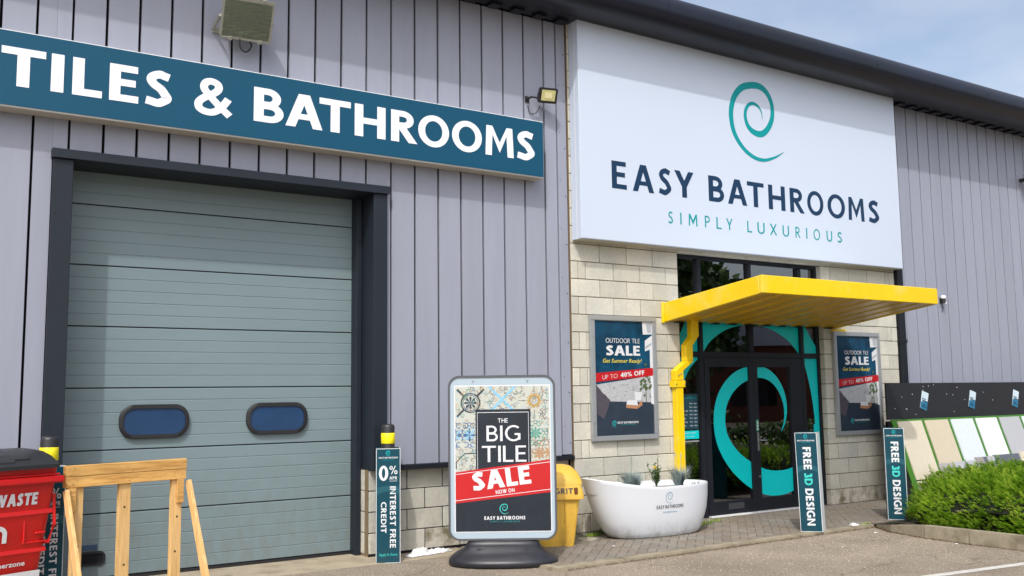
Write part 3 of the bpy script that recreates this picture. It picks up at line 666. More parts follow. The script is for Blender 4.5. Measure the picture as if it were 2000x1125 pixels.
# two door leaves
for a, b_, hinge in ((1.862, 2.806, 'l'), (2.812, 3.853, 'r')):
    dl = bpy.data.objects.new('door_leaf', None); COL.objects.link(dl); dl.parent = bld
    y0, y1 = .068, .118; s1, s2 = (.085, .075)
    x1_ = b_-(.19 if hinge == 'r' else 0)   # wide closing stile right of the second leaf
    fr('stile', [(a, a+s1, y0, y1, .022, 2.182), (x1_-s2, x1_, y0, y1, .022, 2.182)], dl); fr('rail', [(a+s1, x1_-s2, y0+.002, y1, .022, .20), (a+s1, x1_-s2, y0+.002, y1, 2.05, 2.182)], dl)
    if hinge == 'r': fr('stile', [(x1_+.006, b_, y0+.01, y1, .022, 2.182)], dl)
    pane(a+s1, x1_-s2, .20, 2.05, .105, dl)
    if hinge == 'l':
        fr('letter_plate', [(2.22, 2.52, y0-.008, y0, .085, .165)], dl, mat('plate_dark', (.04, .043, .05), .35), .004)
    else:
        q = MB(); q.box(a+.025, a+.055, y0-.012, y0, .86, 1.12); q.tube([(a+.04, y0-.01, 1.01), (a+.04, y0-.05, 1.01), (a+.16, y0-.055, 1.005)], .009, 8); q.build('handle', m_steel, dl, bevel=.001)
        q = MB(); q.box(a+.012, a+.062, y0-.004, y0, 1.135, 1.30); q.build('push_plate_sticker', mat('sticker_green', '#3f8f6b', .4), dl)
        shapes('sticker_marks', [rc(.0, .0, .03, .03), rc(.0, .045, .03, .075), rc(0, .09, .03, .12)], basis((a+.022, y0-.006, 1.155), (1, 0, 0), (0, 0, 1)), m_prnwhite, dl)
        q = MB(); q.tube([(a+.04, y0-.001, .50), (a+.04, y0-.014, .50)], .016, 10); q.build('lock', m_steel, dl)
# teal vinyl swirl on the glass (inner curl on the doors, outer ring round the screen)
def ycut(polys, x0, x1, z0, z1):
    o = []
    for p in polys:
        c = clip(p, x0, x1, z0, z1)
        if len(c) >= 3: o.append(c)
    return o
DS = [(3.385, 1.118, 2), (3.458, 1.245, 8), (3.490, 1.398, 14), (3.472, 1.572, 20), (3.39, 1.747, 27), (3.24, 1.895, 34), (3.034, 1.975, 40), (2.789, 1.97, 45), (2.53, 1.89, 50), (2.32, 1.737, 52), (2.185, 1.536, 53), (2.14, 1.317, 54), (2.165, 1.098, 57), (2.27, 0.894, 63), (2.462, 0.694, 72), (2.731, 0.52, 82), (2.994, 0.415, 86), (3.266, 0.380, 86), (3.549, 0.412, 80), (3.844, 0.529, 68), (4.04, 0.681, 56), (4.16, 0.871, 46), (4.20, 1.105, 42), (4.205, 1.343, 42)]
PX = 1/255
vin = strokepoly([(x, z, w_*PX*1.05) for x, z, w_ in DS], n=5)
V3 = basis((0, .1035, 0), (1, 0, 0), (0, 0, 1))
mb = MB()
for q in vin:
    for a, b_ in ((1.94, 2.735), (2.89, 3.59)):
        c = ycut([q], a, b_, .2, 2.05)
        for p in c: mb.poly([(x, .1035, z) for x, z in p])
mb.build('vinyl_swirl', m_vinyl, ent, recalc=False)
mb = MB()
# outer ring: between inner ellipse boundary and a larger outer one, on the screen panes
inn = crom([(4.10, .60), (4.15, .95), (4.14, 1.35), (4.085, 1.70), (4.01, 1.98), (3.935, 2.178), (3.845, 2.264), (3.625, 2.451), (3.294, 2.60), (2.965, 2.665), (2.747, 2.66), (2.371, 2.585), (2.053, 2.421), (1.866, 2.226), (1.712, 2.10), (1.60, 1.99), (1.48, 1.78), (1.36, 1.50)], 4)
outr = crom([(4.12, .50), (4.30, .80), (4.42, 1.35), (4.45, 1.9), (4.40, 2.2), (4.27, 2.34), (4.10, 2.55), (3.93, 2.75), (3.4, 2.95), (3.0, 3.0), (2.7, 3.0), (2.3, 2.95), (1.85, 2.85), (1.6, 2.70), (1.50, 2.55), (1.38, 2.35), (1.30, 2.15), (1.25, 1.55)], 4)
for i in range(len(inn)-1):
    q = [inn[i], inn[i+1], outr[i+1], outr[i]]
    for x0, x1, z0, z1 in ((XL+.06, 1.785, .07, 2.185), (XL+.06, 1.785, 2.26, 2.70), (1.855, 2.795, 2.26, 2.70), (2.855, 3.86, 2.26, 2.70), (3.925, XR-.042, .07, 2.185), (3.925, XR-.042, 2.26, 2.70)):
        for p in ycut([q], x0, x1, z0, z1): mb.poly([(x, GY-.0015, z) for x, z in p])
for q in vin[-50:]:
    for p in ycut([q], 3.925, XR-.042, .07, 1.2): mb.poly([(x, GY-.0022, z) for x, z in p])
mb.build('vinyl_ring', m_vinyl, ent, recalc=False)
# opening hours sticker on left side light
oh = basis((1.43, GY-.002, 1.20), (1, 0, 0), (0, 0, 1))
shapes('hours_sticker', [rc(0, 0, .33, .48)], oh, mat('hours_navy', (.012, .05, .075), .4), ent)
shapes('hours_sticker_band', [rc(0, -.13, .33, -.02), ], oh, m_vinyl, ent)
shapes('hours_rule', [rc(0, -.17, .33, -.155)], oh, m_prngrey, ent)
bftext('lettering', 'OPENING HOURS', shift(oh, .165, .41, .001), .032, m_teal, ent, width=.27)
for i, d in enumerate(('Mon', 'Tue', 'Wednesday', 'Thursday', 'Friday', 'Saturday', 'Sunday')):
    bftext('lettering', d, shift(oh, .02, .34-i*.05, .001), .022, m_prnwhite, ent, align='LEFT', width=.03*len(d)*.45)
    bftext('lettering', '9am - 6pm' if i < 5 else '10am - 4pm', shift(oh, .31, .34-i*.05, .001), .022, m_prnwhite, ent, align='RIGHT', width=.14)
bftext('lettering', 'BANK HOLIDAYS', shift(oh, .165, -.06, .001), .02, m_prnwhite, ent, width=.22); bftext('lettering', '10am - 4pm', shift(oh, .165, -.105, .001), .022, m_prnwhite, ent, width=.15)
# warning stickers right side light
wst = basis((4.02, GY-.003, .55), (1, 0, 0), (0, 0, 1))
shapes('warning_sticker', [rc(0, 0, .17, .38)], wst, m_prnwhite, ent); shapes('warning_sticker_yellow', [rc(.01, .01, .16, .20), [(.01, .22), (.16, .22), (.085, .36)]], shift(wst, 0, 0, .001), m_yellow2, ent)
bftext('lettering', 'CAUTION', shift(wst, .085, .13, .002), .03, m_pblk, ent, width=.13); bftext('lettering', 'CCTV IN USE', shift(wst, .085, .05, .002), .022, m_pblk, ent, width=.13)
shapes('fire_sticker', [rc(0, -.42, .17, -.20)], wst, m_prnwhite, ent); shapes('fire_sticker_red', [rc(.03, -.39, .14, -.24)], shift(wst, 0, 0, .001), m_prnred, ent)
# posters of paper in the right door leaf
shapes('paper_notice', [rc(0, 0, .2, .26)], basis((2.97, .115, 1.30), (1, 0, 0), (0, 0, 1)), m_prnwhite, ent); shapes('paper_notice_red', [rc(-.01, .27, .24, .36), rc(0, -.06, .22, -.01)], basis((2.97, .115, 1.30), (1, 0, 0), (0, 0, 1)), m_prnred, ent)

# interior of the showroom
sh = bpy.data.objects.new('showroom_interior', None); COL.objects.link(sh); sh.parent = bld
mb = MB(); mb.box(-.5, 17, .72, 8.8, -.15, -.005); mb.build('showroom_floor', m_floorin, sh)
mb = MB(); mb.box(-.6, -.5, .7, 8.8, 0, 3.5); mb.box(17, 17.1, .7, 8.8, 0, 3.5); mb.box(-.6, 17.1, 8.0, 8.1, 0, 5); mb.build('partition', m_hw, sh)
mb = MB(); mb.box(-.6, 17, .7, 8.0, 2.86, 2.90); mb.build('showroom_ceiling', m_hw, sh)
for i in range(7):
    for j in range(4): mb = MB(); x, y = 1.6+i*2.1, 1.0+j*1.9; mb.box(x, x+1.25, y, y+.8, 2.835, 2.856); mb.build('ceiling_light', m_ceil_light, sh)
mb = MB(); mb.box(6.9, 8.9, 4.0, 4.04, 2.3, 2.80); mb.build('red_banner', m_prnred, sh)
mb = MB(); mb.box(7.7, 8.7, 3.98, 3.998, 2.34, 2.76); mb.build('banner_picture', m_prngreen, sh)
mb = MB(); mb.box(4.3, 7.2, 3.4, 3.6, 0, 2.3); mb.build('brick_partition', m_brk, sh); mb = MB(); mb.box(7.6, 9.6, 2.6, 2.8, 0, 1.9); mb.build('display_partition', m_dark, sh)
mb = MB(); mb.box(4.75, 5.85, 3.36, 3.398, 1.35, 1.95); mb.build('picture_frame', mat('gilt_frame', '#b79a57', .4, .3), sh, bevel=.01)
mb = MB(); mb.box(4.81, 5.79, 3.35, 3.359, 1.41, 1.89); mb.build('picture', m_dark, sh)

# ================================================================== SIGNS ON THE WALL
fs = empty('fascia_sign', 'long blue sign reading TILES & BATHROOMS above the roller shutter', 'sign', (0, 0, 0))
x0, x1, y0, y1, z0, z1 = -7.08, -.955, -.165, .044, 4.345, 5.06
mb = MB(); mb.box(x0, x1, y0+.012, y1, z0, z1); mb.build('sign_box', m_alu, fs, bevel=.004)
mb = MB(); mb.box(x0+.012, x1-.012, y0+.002, y0+.0115, z0+.014, z1-.012); mb.build('sign_face', m_blue, fs)
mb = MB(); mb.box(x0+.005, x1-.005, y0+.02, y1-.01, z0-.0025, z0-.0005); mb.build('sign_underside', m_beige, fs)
TL = [('T', -6.903, -6.539), ('I', -6.492, -6.384), ('L', -6.31, -6.051), ('E', -5.987, -5.723), ('S', -5.666, -5.411), ('&', -5.193, -4.831), ('B', -4.593, -4.277), ('A', -4.255, -3.846), ('T', -3.881, -3.522), ('H', -3.474, -3.105), ('R', -3.036, -2.709), ('O', -2.696, -2.297), ('O', -2.256, -1.853), ('M', -1.803, -1.405), ('S', -1.36, -1.097)]
letters('letter', TL, 4.54, 4.90, y0+.002, .218, m_letw, fs, .003)

bs = empty('store_sign', 'large white sign reading EASY BATHROOMS under a teal swirl', 'sign')
x0, x1, y0, y1, z0, z1 = -.432, 6.055, -.205, -.004, 3.635, 6.475
mb = MB(); mb.box(x0, x1, y0+.004, y1, z0, z1); mb.build('sign_box', m_white, bs, bevel=.004)
mb = MB(); mb.box(x0+.01, x1-.01, y0, y0+.0035, z0+.01, z1-.01); mb.build('sign_face', m_white, bs)
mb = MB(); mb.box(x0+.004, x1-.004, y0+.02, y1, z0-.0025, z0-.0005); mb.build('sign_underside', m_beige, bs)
mb = MB(); mb.box(x0-.003, x0-.0005, -.115, -.108, z0, z1); mb.build('side_seam', m_alu, bs)
EL = [('E', 0.072, 0.317), ('A', 0.42, 0.784), ('S', 0.869, 1.091), ('Y', 1.155, 1.505), ('B', 1.783, 2.077), ('A', 2.151, 2.531), ('T', 2.541, 2.88), ('H', 2.976, 3.326), ('R', 3.431, 3.743), ('O', 3.811, 4.174), ('O', 4.271, 4.677), ('M', 4.758, 5.14), ('S', 5.247, 5.508)]
letters('letter', EL, 4.328, 4.69, y0, .195, m_navy, bs, .003)
SL = [('S', 1.021, 1.103), ('I', 1.236, 1.259), ('M', 1.389, 1.549), ('P', 1.691, 1.783), ('L', 1.909, 2.007), ('Y', 2.101, 2.22), ('L', 2.514, 2.606), ('U', 2.72, 2.867), ('X', 2.978, 3.122), ('U', 3.245, 3.380), ('R', 3.52, 3.626), ('I', 3.755, 3.778), ('O', 3.919, 4.063), ('U', 4.215, 4.342), ('S', 4.467, 4.57)]
letters('letter', SL, 3.95, 4.112, y0, .135, m_teal, bs, .003)
swirl('swirl_emblem', basis((2.277, y0, 5.043), (1, 0, 0), (0, 0, 1)), 1.105, m_teal, bs, depth=.003)

# ================================================================== CANOPY AND DOWN PIPE
cn = empty('entrance_canopy', 'flat yellow steel canopy sloping up over the glass entrance doors', 'canopy')
CX0, CX1, CY = 1.07, 4.565, -1.75
def cz(y, a, b): return a+(b-a)*(y/CY)
bt = lambda y: cz(y, 2.640, 2.872); tp = lambda y: cz(y, 2.90, 3.088)
def bar(name, xa, xb, ya, yb, zf0, zf1, mt=m_yellow, bev=.006):
    b = MB(); b.hexa([(xa, ya, zf0(ya)), (xb, ya, zf0(ya)), (xb, yb, zf0(yb)), (xa, yb, zf0(yb))], [(xa, ya, zf1(ya)), (xb, ya, zf1(ya)), (xb, yb, zf1(yb)), (xa, yb, zf1(yb))]); return b.build(name, mt, cn, bevel=bev)
bar('side_fascia', CX0, CX0+.05, CY+.052, -.002, bt, tp); bar('side_fascia', CX1-.05, CX1, CY+.052, -.002, bt, tp)
b = MB(); b.box(CX0, CX1, CY, CY+.05, bt(CY), tp(CY)); b.build('front_fascia', m_yellow, cn, bevel=.006)
b = MB(); b.box(CX0-.045, CX0-.004, -.03, -.002, 2.63, 2.905); b.build('wall_plate', m_yellow, cn, bevel=.004)
b = MB(); b.box(4.45, 4.76, -.05, -.002, 2.585, 2.632); b.build('wall_bracket', m_yellow, cn, bevel=.004)
bar('roof_sheet', CX0+.052, CX1-.052, CY+.054, -.004, lambda y: tp(y)-.03, lambda y: tp(y)-.012, mt=m_case, bev=0)
mb = MB(); n = 10; wv = (CX1-CX0-.104)/n; a0, b0 = CY+.054, -.006
for i in range(n):
    x = CX0+.052+i*wv
    P = [(x, .042), (x+wv*.10, .042), (x+wv*.20, .010), (x+wv*.90, .010), (x+wv, .042)]
    for (xa, ha), (xb, hb) in zip(P, P[1:]):
        mb.poly([(xa, a0, bt(a0)+ha), (xb, a0, bt(a0)+hb), (xb, b0, bt(b0)+hb), (xa, b0, bt(b0)+ha)])
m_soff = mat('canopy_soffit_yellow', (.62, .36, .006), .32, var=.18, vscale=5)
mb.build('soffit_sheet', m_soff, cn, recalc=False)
mb = MB()
for i in range(n):
    x = CX0+.052+i*wv; mb.poly([(x+wv*.25, -.012, bt(0)-.004), (x+wv*.82, -.012, bt(0)-.004), (x+wv*.72, -.09, bt(-.09)-.003), (x+wv*.35, -.09, bt(-.09)-.003)])
mb.build('dark_rib_end', m_groove, cn, recalc=False)  # flat dark patches put in for the shade inside the hollow rib ends
dp = empty('yellow_downpipe', 'square yellow rainwater downpipe kinked below the left end of the entrance canopy', 'downpipe')
def duct(name, pts, w_, mt, d=.10):
    rings = []
    for x, y, z in pts: rings.append([(x-w_/2, y-d, z), (x+w_/2, y-d, z), (x+w_/2, y, z), (x-w_/2, y, z)])
    b = MB(); b.loft(rings); return b.build(name, mt, dp, bevel=.005)
duct('upper_shoe', [(1.535, -.012, 2.70), (1.535, -.012, 2.46), (1.415, -.012, 2.33), (1.415, -.012, 2.12)], .125, m_yellow, .10)
duct('offset_bend', [(1.415, -.010, 2.118), (1.225, -.010, 1.99), (1.225, -.010, 1.865)], .135, m_yellow, .105)
duct('pipe_shaft', [(1.228, -.012, 1.862), (1.228, -.012, .45), (1.228, -.012, .02)], .120, m_yellow, .095)
b = MB(); b.box(1.135, 1.32, -.118, -.002, 1.77, 1.86); b.build('pipe_clip', m_yellow, dp, bevel=.004)
b = MB(); [b.tube([(x, -.117, z), (x, -.126, z)], .010, 8) for x, z in ((1.15, 1.81), (1.305, 1.81), (1.20, 1.93), (1.24, 1.95))]; b.build('bolt', m_steel, dp)

# ================================================================== POSTER CASES
def poster(x0, x1, z0, z1, label):
    p = empty('poster_case', label, 'poster', ((x0+x1)/2, -.004, z0), 0, 'framed sale posters on the block wall'); W = x1-x0; H = z1-z0; t = .065
    for q in ((-W/2, W/2, -.055, 0, 0, t), (-W/2, W/2, -.055, 0, H-t, H), (-W/2, -W/2+t, -.054, 0, t, H-t), (W/2-t, W/2, -.054, 0, t, H-t)):
        b = MB(); b.box(*q); b.build('case_rail', m_case, p, bevel=.006, seg=2)
    b = MB(); b.box(-W/2+t-.005, W/2-t+.005, -.03, -.004, t-.005, H-t+.005); b.build('poster_print', m_post_navy, p)
    b = MB(); [b.tube([(-W/2+.03, -.055, z), (-W/2+.03, -.062, z)], .012, 8) for z in (H*.15, H*.83)]; b.build('case_lock', m_steel, p)
    w_, h_ = W-2*t, H-2*t; M = basis((-W/2+t, -.0315, t), (1, 0, 0), (0, 0, 1))
    S = lambda pts: [(a*w_, c*h_) for a, c in pts]
    shapes('printed_wall', [S([(.0, .30), (1, .28), (1, .52), (0, .44)])], M, m_prnstone, p)
    shapes('printed_floor', [S([(0, 0), (1, 0), (1, .28), (.0, .30)])], shift(M, 0, 0, .0003), m_prnfloor, p)
    shapes('printed_planter', [S([(0, .0), (.03, 0), (.25, .30), (.15, .36), (0, .30)]), S([(0, .26), (.16, .345), (.0, .45)])], shift(M, 0, 0, .0008), m_prnrock, p)
    shapes('printed_shadow', [S([(0, 0), (.30, 0), (.20, .12), (0, .20)])], shift(M, 0, 0, .0012), m_prnfloor, p)
    shapes('printed_balcony', [S([(.83, 1), (1, 1), (1, .89), (.84, .885)]), S([(.87, .83), (1, .88), (1, .76), (.87, .735)]), S([(.955, .27), (1, .26), (1, .76), (.955, .76)])], shift(M, 0, 0, .0006), m_prnwhite, p)
    shapes('printed_balcony_shade', [S([(.90, .98), (.99, .99), (.985, .90), (.92, .90)]), S([(.88, .78), (.99, .815), (.99, .795), (.88, .755)])], shift(M, 0, 0, .0014), m_prngrey, p)
    tre = []
    rnd = random.Random(3)
    for i in range(26): a = .86+rnd.gauss(0, .045); c = .45+rnd.gauss(0, .05); r = rnd.uniform(.015, .035); tre.append(S([(a-r, c), (a, c-r*.5), (a+r, c+r*.3), (a, c+r*.7)]))
    shapes('printed_tree', tre+[S([(.86, .28), (.875, .28), (.872, .45), (.86, .45)])], shift(M, 0, 0, .0010), m_prngreen, p, eps=.00002)
    shapes('printed_lounger', [S([(.52, .265), (.72, .255), (.70, .305), (.53, .30)]), S([(.68, .30), (.77, .30), (.79, .37), (.66, .375)])], shift(M, 0, 0, .0018), m_prnwhite, p)
    shapes('printed_lounger_base', [S([(.515, .235), (.71, .225), (.72, .255), (.515, .265)]), S([(.72, .228), (.80, .26), (.78, .30), (.72, .256)])], shift(M, 0, 0, .0016), m_prntan, p)
    shapes('printed_sale_band', [S([(0, .462), (1, .518), (1, .588), (0, .540)])], shift(M, 0, 0, .0022), m_prnred, p)
    K = lambda x, y: shift(M, x*w_, y*h_, .0026)
    text('lettering', 'OUTDOOR', K(.19, .806), .040*h_, m_prnwhite, p, w=.13, gap=.09, width=.42*w_); text('lettering', 'TILE', K(.64, .806), .040*h_, m_prnwhite, p, w=.11, gap=.10, width=.14*w_)
    text('lettering', 'SALE', K(.19, .695), .088*h_, m_prnwhite, p, w=.24, gap=.07, width=.59*w_)
    bftext('lettering', 'Get Summer Ready!', K(.47, .632), .036*h_, m_prnyel, p, width=.67*w_, shear=.25)
    sk = K(0, 0) @ Matrix.Shear('XY', 4, (0, 0)) if False else K(0, 0)
    Mr = basis(tuple(sk @ Vector((.12*w_, .485*h_, 0))), (1, 0, .056*h_/w_), (-.03, 0, 1))
    text('lettering', 'UP TO', Mr, .036*h_, m_prnwhite, p, w=.10, gap=.12, width=.26*w_)
    text('lettering', '40% OFF', basis(tuple(sk @ Vector((.43*w_, .503*h_, 0))), (1, 0, .056*h_/w_), (-.03, 0, 1)), .040*h_, m_prnwhite, p, w=.24, gap=.10, width=.42*w_)
    swirl('swirl_emblem', K(.275, .075), .05*h_, m_vinyl, p, n=2)
    text('lettering', 'EASY BATHROOMS', K(.36, .100), .019*h_, m_prnwhite, p, w=.24, width=.36*w_); shapes('strapline', [rc(0, 0, .28*w_, .004)], K(.40, .088), m_teal, p)
poster(-.205, .885, 1.105, 2.695, 'outdoor tile sale poster in a silver case on the wall left of the yellow downpipe')
poster(4.455, 5.56, 1.018, 2.597, 'outdoor tile sale poster in a silver case between the entrance and the tile display')

# ================================================================== LAMPS AND CAMERAS
fl = empty('floodlight', 'large grey floodlight with ribbed glass mounted above the blue sign', 'floodlight', (-4.70, .04, 5.60))
H_ = bpy.data.objects.new('lamp_head', None); COL.objects.link(H_); H_.parent = fl; H_.location = (0, -.26, -.02); H_.rotation_euler = (radians(30), radians(0), radians(-6))
m_cast = mat('cast_grey', '#8f8f86', .6, var=.12, vscale=9)
W, Hh = .50, .40
b = MB(); b.hexa([(-W/2, -.03, -Hh/2), (W/2, -.03, -Hh/2), (W/2, -.03, Hh/2), (-W/2, -.03, Hh/2)], [(-W/2+.07, .15, -Hh/2+.07), (W/2-.07, .15, -Hh/2+.07), (W/2-.07, .15, Hh/2-.05), (-W/2+.07, .15, Hh/2-.05)]); b.build('housing', m_cast, H_, bevel=.008)
b = MB(); b.box(-W/2-.01, W/2+.01, -.045, -.03, Hh/2-.02, Hh/2+.012); b.box(-W/2-.01, -W/2+.012, -.045, -.03, -Hh/2, Hh/2-.02); b.box(W/2-.012, W/2+.01, -.045, -.03, -Hh/2, Hh/2-.02); b.box(-W/2-.01, W/2+.01, -.045, -.03, -Hh/2-.012, -Hh/2+.01); b.build('bezel', m_cast, H_)
b = MB(); b.box(-W/2+.012, W/2-.012, -.034, -.031, -Hh/2+.01, Hh/2-.02); b.build('reflector', mat('reflector_aged', '#6f7a66', .3, .4, var=.35, vscale=9, stretch=(1, 1, 5), col2='#9fae92', c2scale=12), H_)
b = MB(); b.box(-W/2+.06, W/2-.04, -.037, -.0345, -Hh/2+.13, Hh/2-.05); b.build('inner_reflector', mat('reflector_inner', '#808873', .35, .5, var=.4, vscale=14, stretch=(1, 1, 6)), H_)
b = MB(); b.box(-W/2+.012, W/2-.012, -.043, -.040, -Hh/2+.01, Hh/2-.02); b.build('lamp_glass', m_glassclear, H_)
for x in (-.15, .15):
    for z in (-Hh/2-.014, Hh/2): b = MB(); b.box(x-.02, x+.02, -.06, .0, z-.012, z+.026); b.build('clip', m_cast, H_, bevel=.003)
b = MB(); b.tube([(-.27, -.26, -.03), (-.27, .02, -.10)], .018, 6); b.tube([(.27, -.26, -.03), (.27, .02, -.10)], .018, 6); b.box(-.28, .28, -.02, .005, -.13, -.08); b.build('yoke', m_cast, fl)
b = MB(); b.tube(crom([(-.05, -.20, -.22), (-.03, -.16, -.30), (.05, -.10, -.31), (.11, -.08, -.22), (.06, -.04, -.12)], 5), .008, 6); b.build('cable', m_post, fl)
f2 = empty('led_floodlight', 'small black LED floodlight between the blue sign and the white store sign', 'floodlight', (-.90, .045, 5.44))
H_ = bpy.data.objects.new('lamp_head', None); COL.objects.link(H_); H_.parent = f2; H_.location = (.04, -.17, -.02); H_.rotation_euler = (radians(24), 0, radians(-14))
b = MB(); b.box(-.125, .125, -.03, .02, -.095, .095); b.build('housing', m_post, H_, bevel=.012, seg=2)
b = MB(); b.box(-.09, .09, -.034, -.0305, -.062, .07); b.build('led_panel', mat('led_yellow', '#c9c48a', .25, var=.1, coat=.5), H_)
b = MB(); b.box(-.045, .045, -.038, -.0345, -.03, .038); b.build('led_chip', mat('led_cream', '#e6dfae', .3), H_)
b = MB(); b.box(-.11, .11, .02, .075, -.07, .03); b.build('driver_box', m_post, H_, bevel=.006)
b = MB(); b.tube([(-.17, -.13, -.06), (-.17, .0, -.06)], .012, 6); b.tube([(-.18, -.13, -.06), (.13, -.13, -.06)], .010, 6); b.box(-.19, -.13, -.012, 0, -.1, -.02); b.build('bracket', m_post, f2)
b = MB(); b.tube(crom([(-.02, -.08, -.14), (-.05, -.05, -.22), (-.12, -.02, -.24), (-.15, -.005, -.14)], 5), .006, 6); b.build('cable', m_post, f2)
b = empty('security_camera', 'tiny white topped security camera on the cladding right of the canopy', 'camera', (7.40, .045, 3.20)); cmr = b
b = MB(); b.loft([[(.045*cos(t)*k, -.055+.045*sin(t)*k, z) for t in [2*pi*i/12 for i in range(12)]] for k, z in ((1, .03), (1.05, .06), (.7, .085))]); b.build('sun_hood', m_alu, cmr, smooth=True)
b = MB(); b.loft([[(.036*cos(t)*k, -.055+.036*sin(t)*k, z) for t in [2*pi*i/12 for i in range(12)]] for k, z in ((1, -.05), (1, .03))]); b.box(-.03, .03, -.02, 0, -.05, .05); b.build('camera_body', m_post, cmr, smooth=True)
b = MB(); b.tube([(0.02, -.085, -.06), (.02, -.085, -.035)], .015, 8); b.build('lens_cap', m_whitecap, cmr)
b = MB(); b.tube(crom([(0, -.03, -.05), (.01, -.02, -.12), (.03, -.02, -.11), (.025, -.01, -.17), (0, 0, -.2)], 4), .004, 5); b.build('cable', m_post, cmr)
f3 = empty('dome_floodlight', 'dark wall light partly cut off at the right edge of the cladding', 'floodlight', (10.16, .045, 5.60))
b = MB(); b.box(-.11, .12, -.20, -.13, -.12, .08); b.build('housing', m_post, f3, bevel=.01)
b = MB(); b.box(-.08, .09, -.205, -.2005, -.08, .05); b.build('lamp_glass', m_alu, f3)
b = MB(); b.box(-.03, .03, -.13, 0, -.04, .02); b.build('bracket', m_post, f3)

# ================================================================== BOLLARDS WITH PRINTED WRAPS
def bollard(x, y, top, label):
    r = empty('bollard', label, 'bollard', (x, y, G), 0, 'black safety bollards by the shutter'); rr = .072
    prof = [(rr, 0), (rr, top-.03), (rr*.93, top-.012), (rr*.7, top)]
    b = MB(); b.loft([[(p*cos(t), p*sin(t), z) for t in [2*pi*i/20 for i in range(20)]] for p, z in prof]); b.build('post', m_post, r, smooth=True)
    b = MB(); b.loft([[(p*cos(t), p*sin(t), z) for t in [2*pi*i/20 for i in range(20)]] for p, z in ((rr+.002, top-.205), (rr+.0035, top-.203), (rr+.0035, top-.095), (rr+.002, top-.093))], caps=False); b.build('reflective_band', m_yellow2, r, smooth=True)
def wrap(x, y, z, rz, hgt, label, kind, wd=.26, tilt=0):
    r = empty('bollard_wrap', label, 'sign', (x, y, z), rz, 'printed teal bollard wraps'); r.rotation_euler = (0, tilt, rz); w2 = wd/2; t = .006
    b = MB()
    b.box(-w2, w2, -w2, -w2+t, 0, hgt); b.build('front_board', m_wedge, r)
    b = MB(); b.box(-w2, -w2+t, -w2+t, w2-t, 0, hgt); b.build('side_board', m_wrap, r)
    b = MB(); b.box(w2-t, w2, -w2+t, w2-t, 0, hgt); b.build('side_board', m_wedge, r)
    b = MB(); b.box(-w2, w2, w2-t, w2, 0, hgt); b.build('rear_board', m_wrap, r)
    M = basis((0, -w2-.0008, 0), (1, 0, 0), (0, 0, 1)); e = .006
    shapes('print_face', [rc(-w2+e, e, w2-e, hgt-e)], M, m_wrap, r)
    K = lambda x, z, n=1: shift(M, x, z, .0006*n)
    # pale swirl ghosted behind the words
    gs = [p for q in ring(0, 0, 1, 1, 0, 0, 0, 1) for p in ()]
    arcs = []
    for a0 in range(20, 160, 8):
        p = [(.0+.30*cos(radians(a)), hgt*.42+.30*sin(radians(a))) for a in (a0, a0+8)]; q = [(.0+.23*cos(radians(a)), hgt*.42+.24*sin(radians(a))) for a in (a0+8, a0)]
        c = clip(p+q, -w2+e, w2-e, e, hgt-e)
        if len(c) > 2: arcs.append(c)
    shapes('print_ghost_swirl', arcs, K(0, 0, .6), m_wrapd, r, eps=0)
    swirl('swirl_emblem', K(-.022, hgt-.075, 2), .05, m_vinyl, r, n=2)
    text('lettering', 'EASY BATHROOMS', K(0, hgt-.105, 2), .017, m_prnwhite, r, w=.22, align='c', width=wd*.78)
    shapes('strapline', [rc(-.06, 0, .06, .003)], K(0, hgt-.122, 2), m_teal, r)
    Vt = lambda x, z: basis(tuple(K(x, z, 2) @ Vector((0, 0, 0))), (0, 0, -1), (1, 0, 0))
    if kind == 'design':
        L1 = hgt-.175; x = -.045
        for s_, mt, a, ln in (('FREE', m_prnwhite, 0, .27), ('3D', m_vinyl2, .315, .145), ('DESIGN', m_prnwhite, .50, .44)):
            text('lettering', s_, Vt(x, L1-a), .095, mt, r, w=.24, gap=.10, width=ln)
    else:
        text('lettering', '0', K(-.098, hgt-.335, 2), .155, m_prnwhite, r, w=.20, width=.098)
        text('lettering', '%', K(.012, hgt-.27, 2), .088, m_prnwhite, r, w=.17, width=.085); text('lettering', 'APR', K(.012, hgt-.325, 2), .034, m_prnwhite, r, w=.2, width=.082)
        shapes('rule', [rc(.012, 0, .094, .004)], K(0, hgt-.342, 2), m_prnwhite, r)
        text('lettering', 'INTEREST FREE', Vt(.018, hgt-.395), .062, m_prnwhite, r, w=.21, gap=.13, width=.635)
        text('lettering', 'CREDIT', Vt(-.075, hgt-.555), .056, m_prnwhite, r, w=.21, gap=.13, width=.32)
        bftext('lettering', 'Apply In Store', K(0, .075, 2), .03, m_vinyl2, r, width=.19)
    return r
m_vinyl2 = mat('print_turquoise', (.04, .52, .48), .35)
bollard(-3.085, -.195, 1.437, 'black bollard with a yellow band standing in the printed wrap right of the shutter')
bollard(-6.44, -.60, 1.437, 'black bollard with a yellow band behind the red waste bin')
wrap(-3.085, -.195, G, radians(-24), 1.185, 'teal wrap reading 0% APR interest free credit, standing right of the roller shutter', 'credit', .255)
wrap(-6.47, -.60, G, radians(12), 1.19, 'teal wrap reading interest free credit half hidden behind the red bin and pine frame', 'credit', .26)
wrap(1.985, -1.575, .003, radians(-58), 1.19, 'teal wrap reading FREE 3D DESIGN standing on the kerb before the entrance doors', 'design', .26, tilt=radians(-1.2))
wrap(3.70, -1.535, .003, radians(-50), 1.19, 'teal wrap reading FREE 3D DESIGN standing beside the hedge', 'design', .25)

# ================================================================== SWING SIGN
YW = -YAW
sw = empty('pavement_sign', 'grey framed forecourt sign reading THE BIG TILE SALE on a black moulded base', 'sign', (-2.19, -1.07, G), YW)
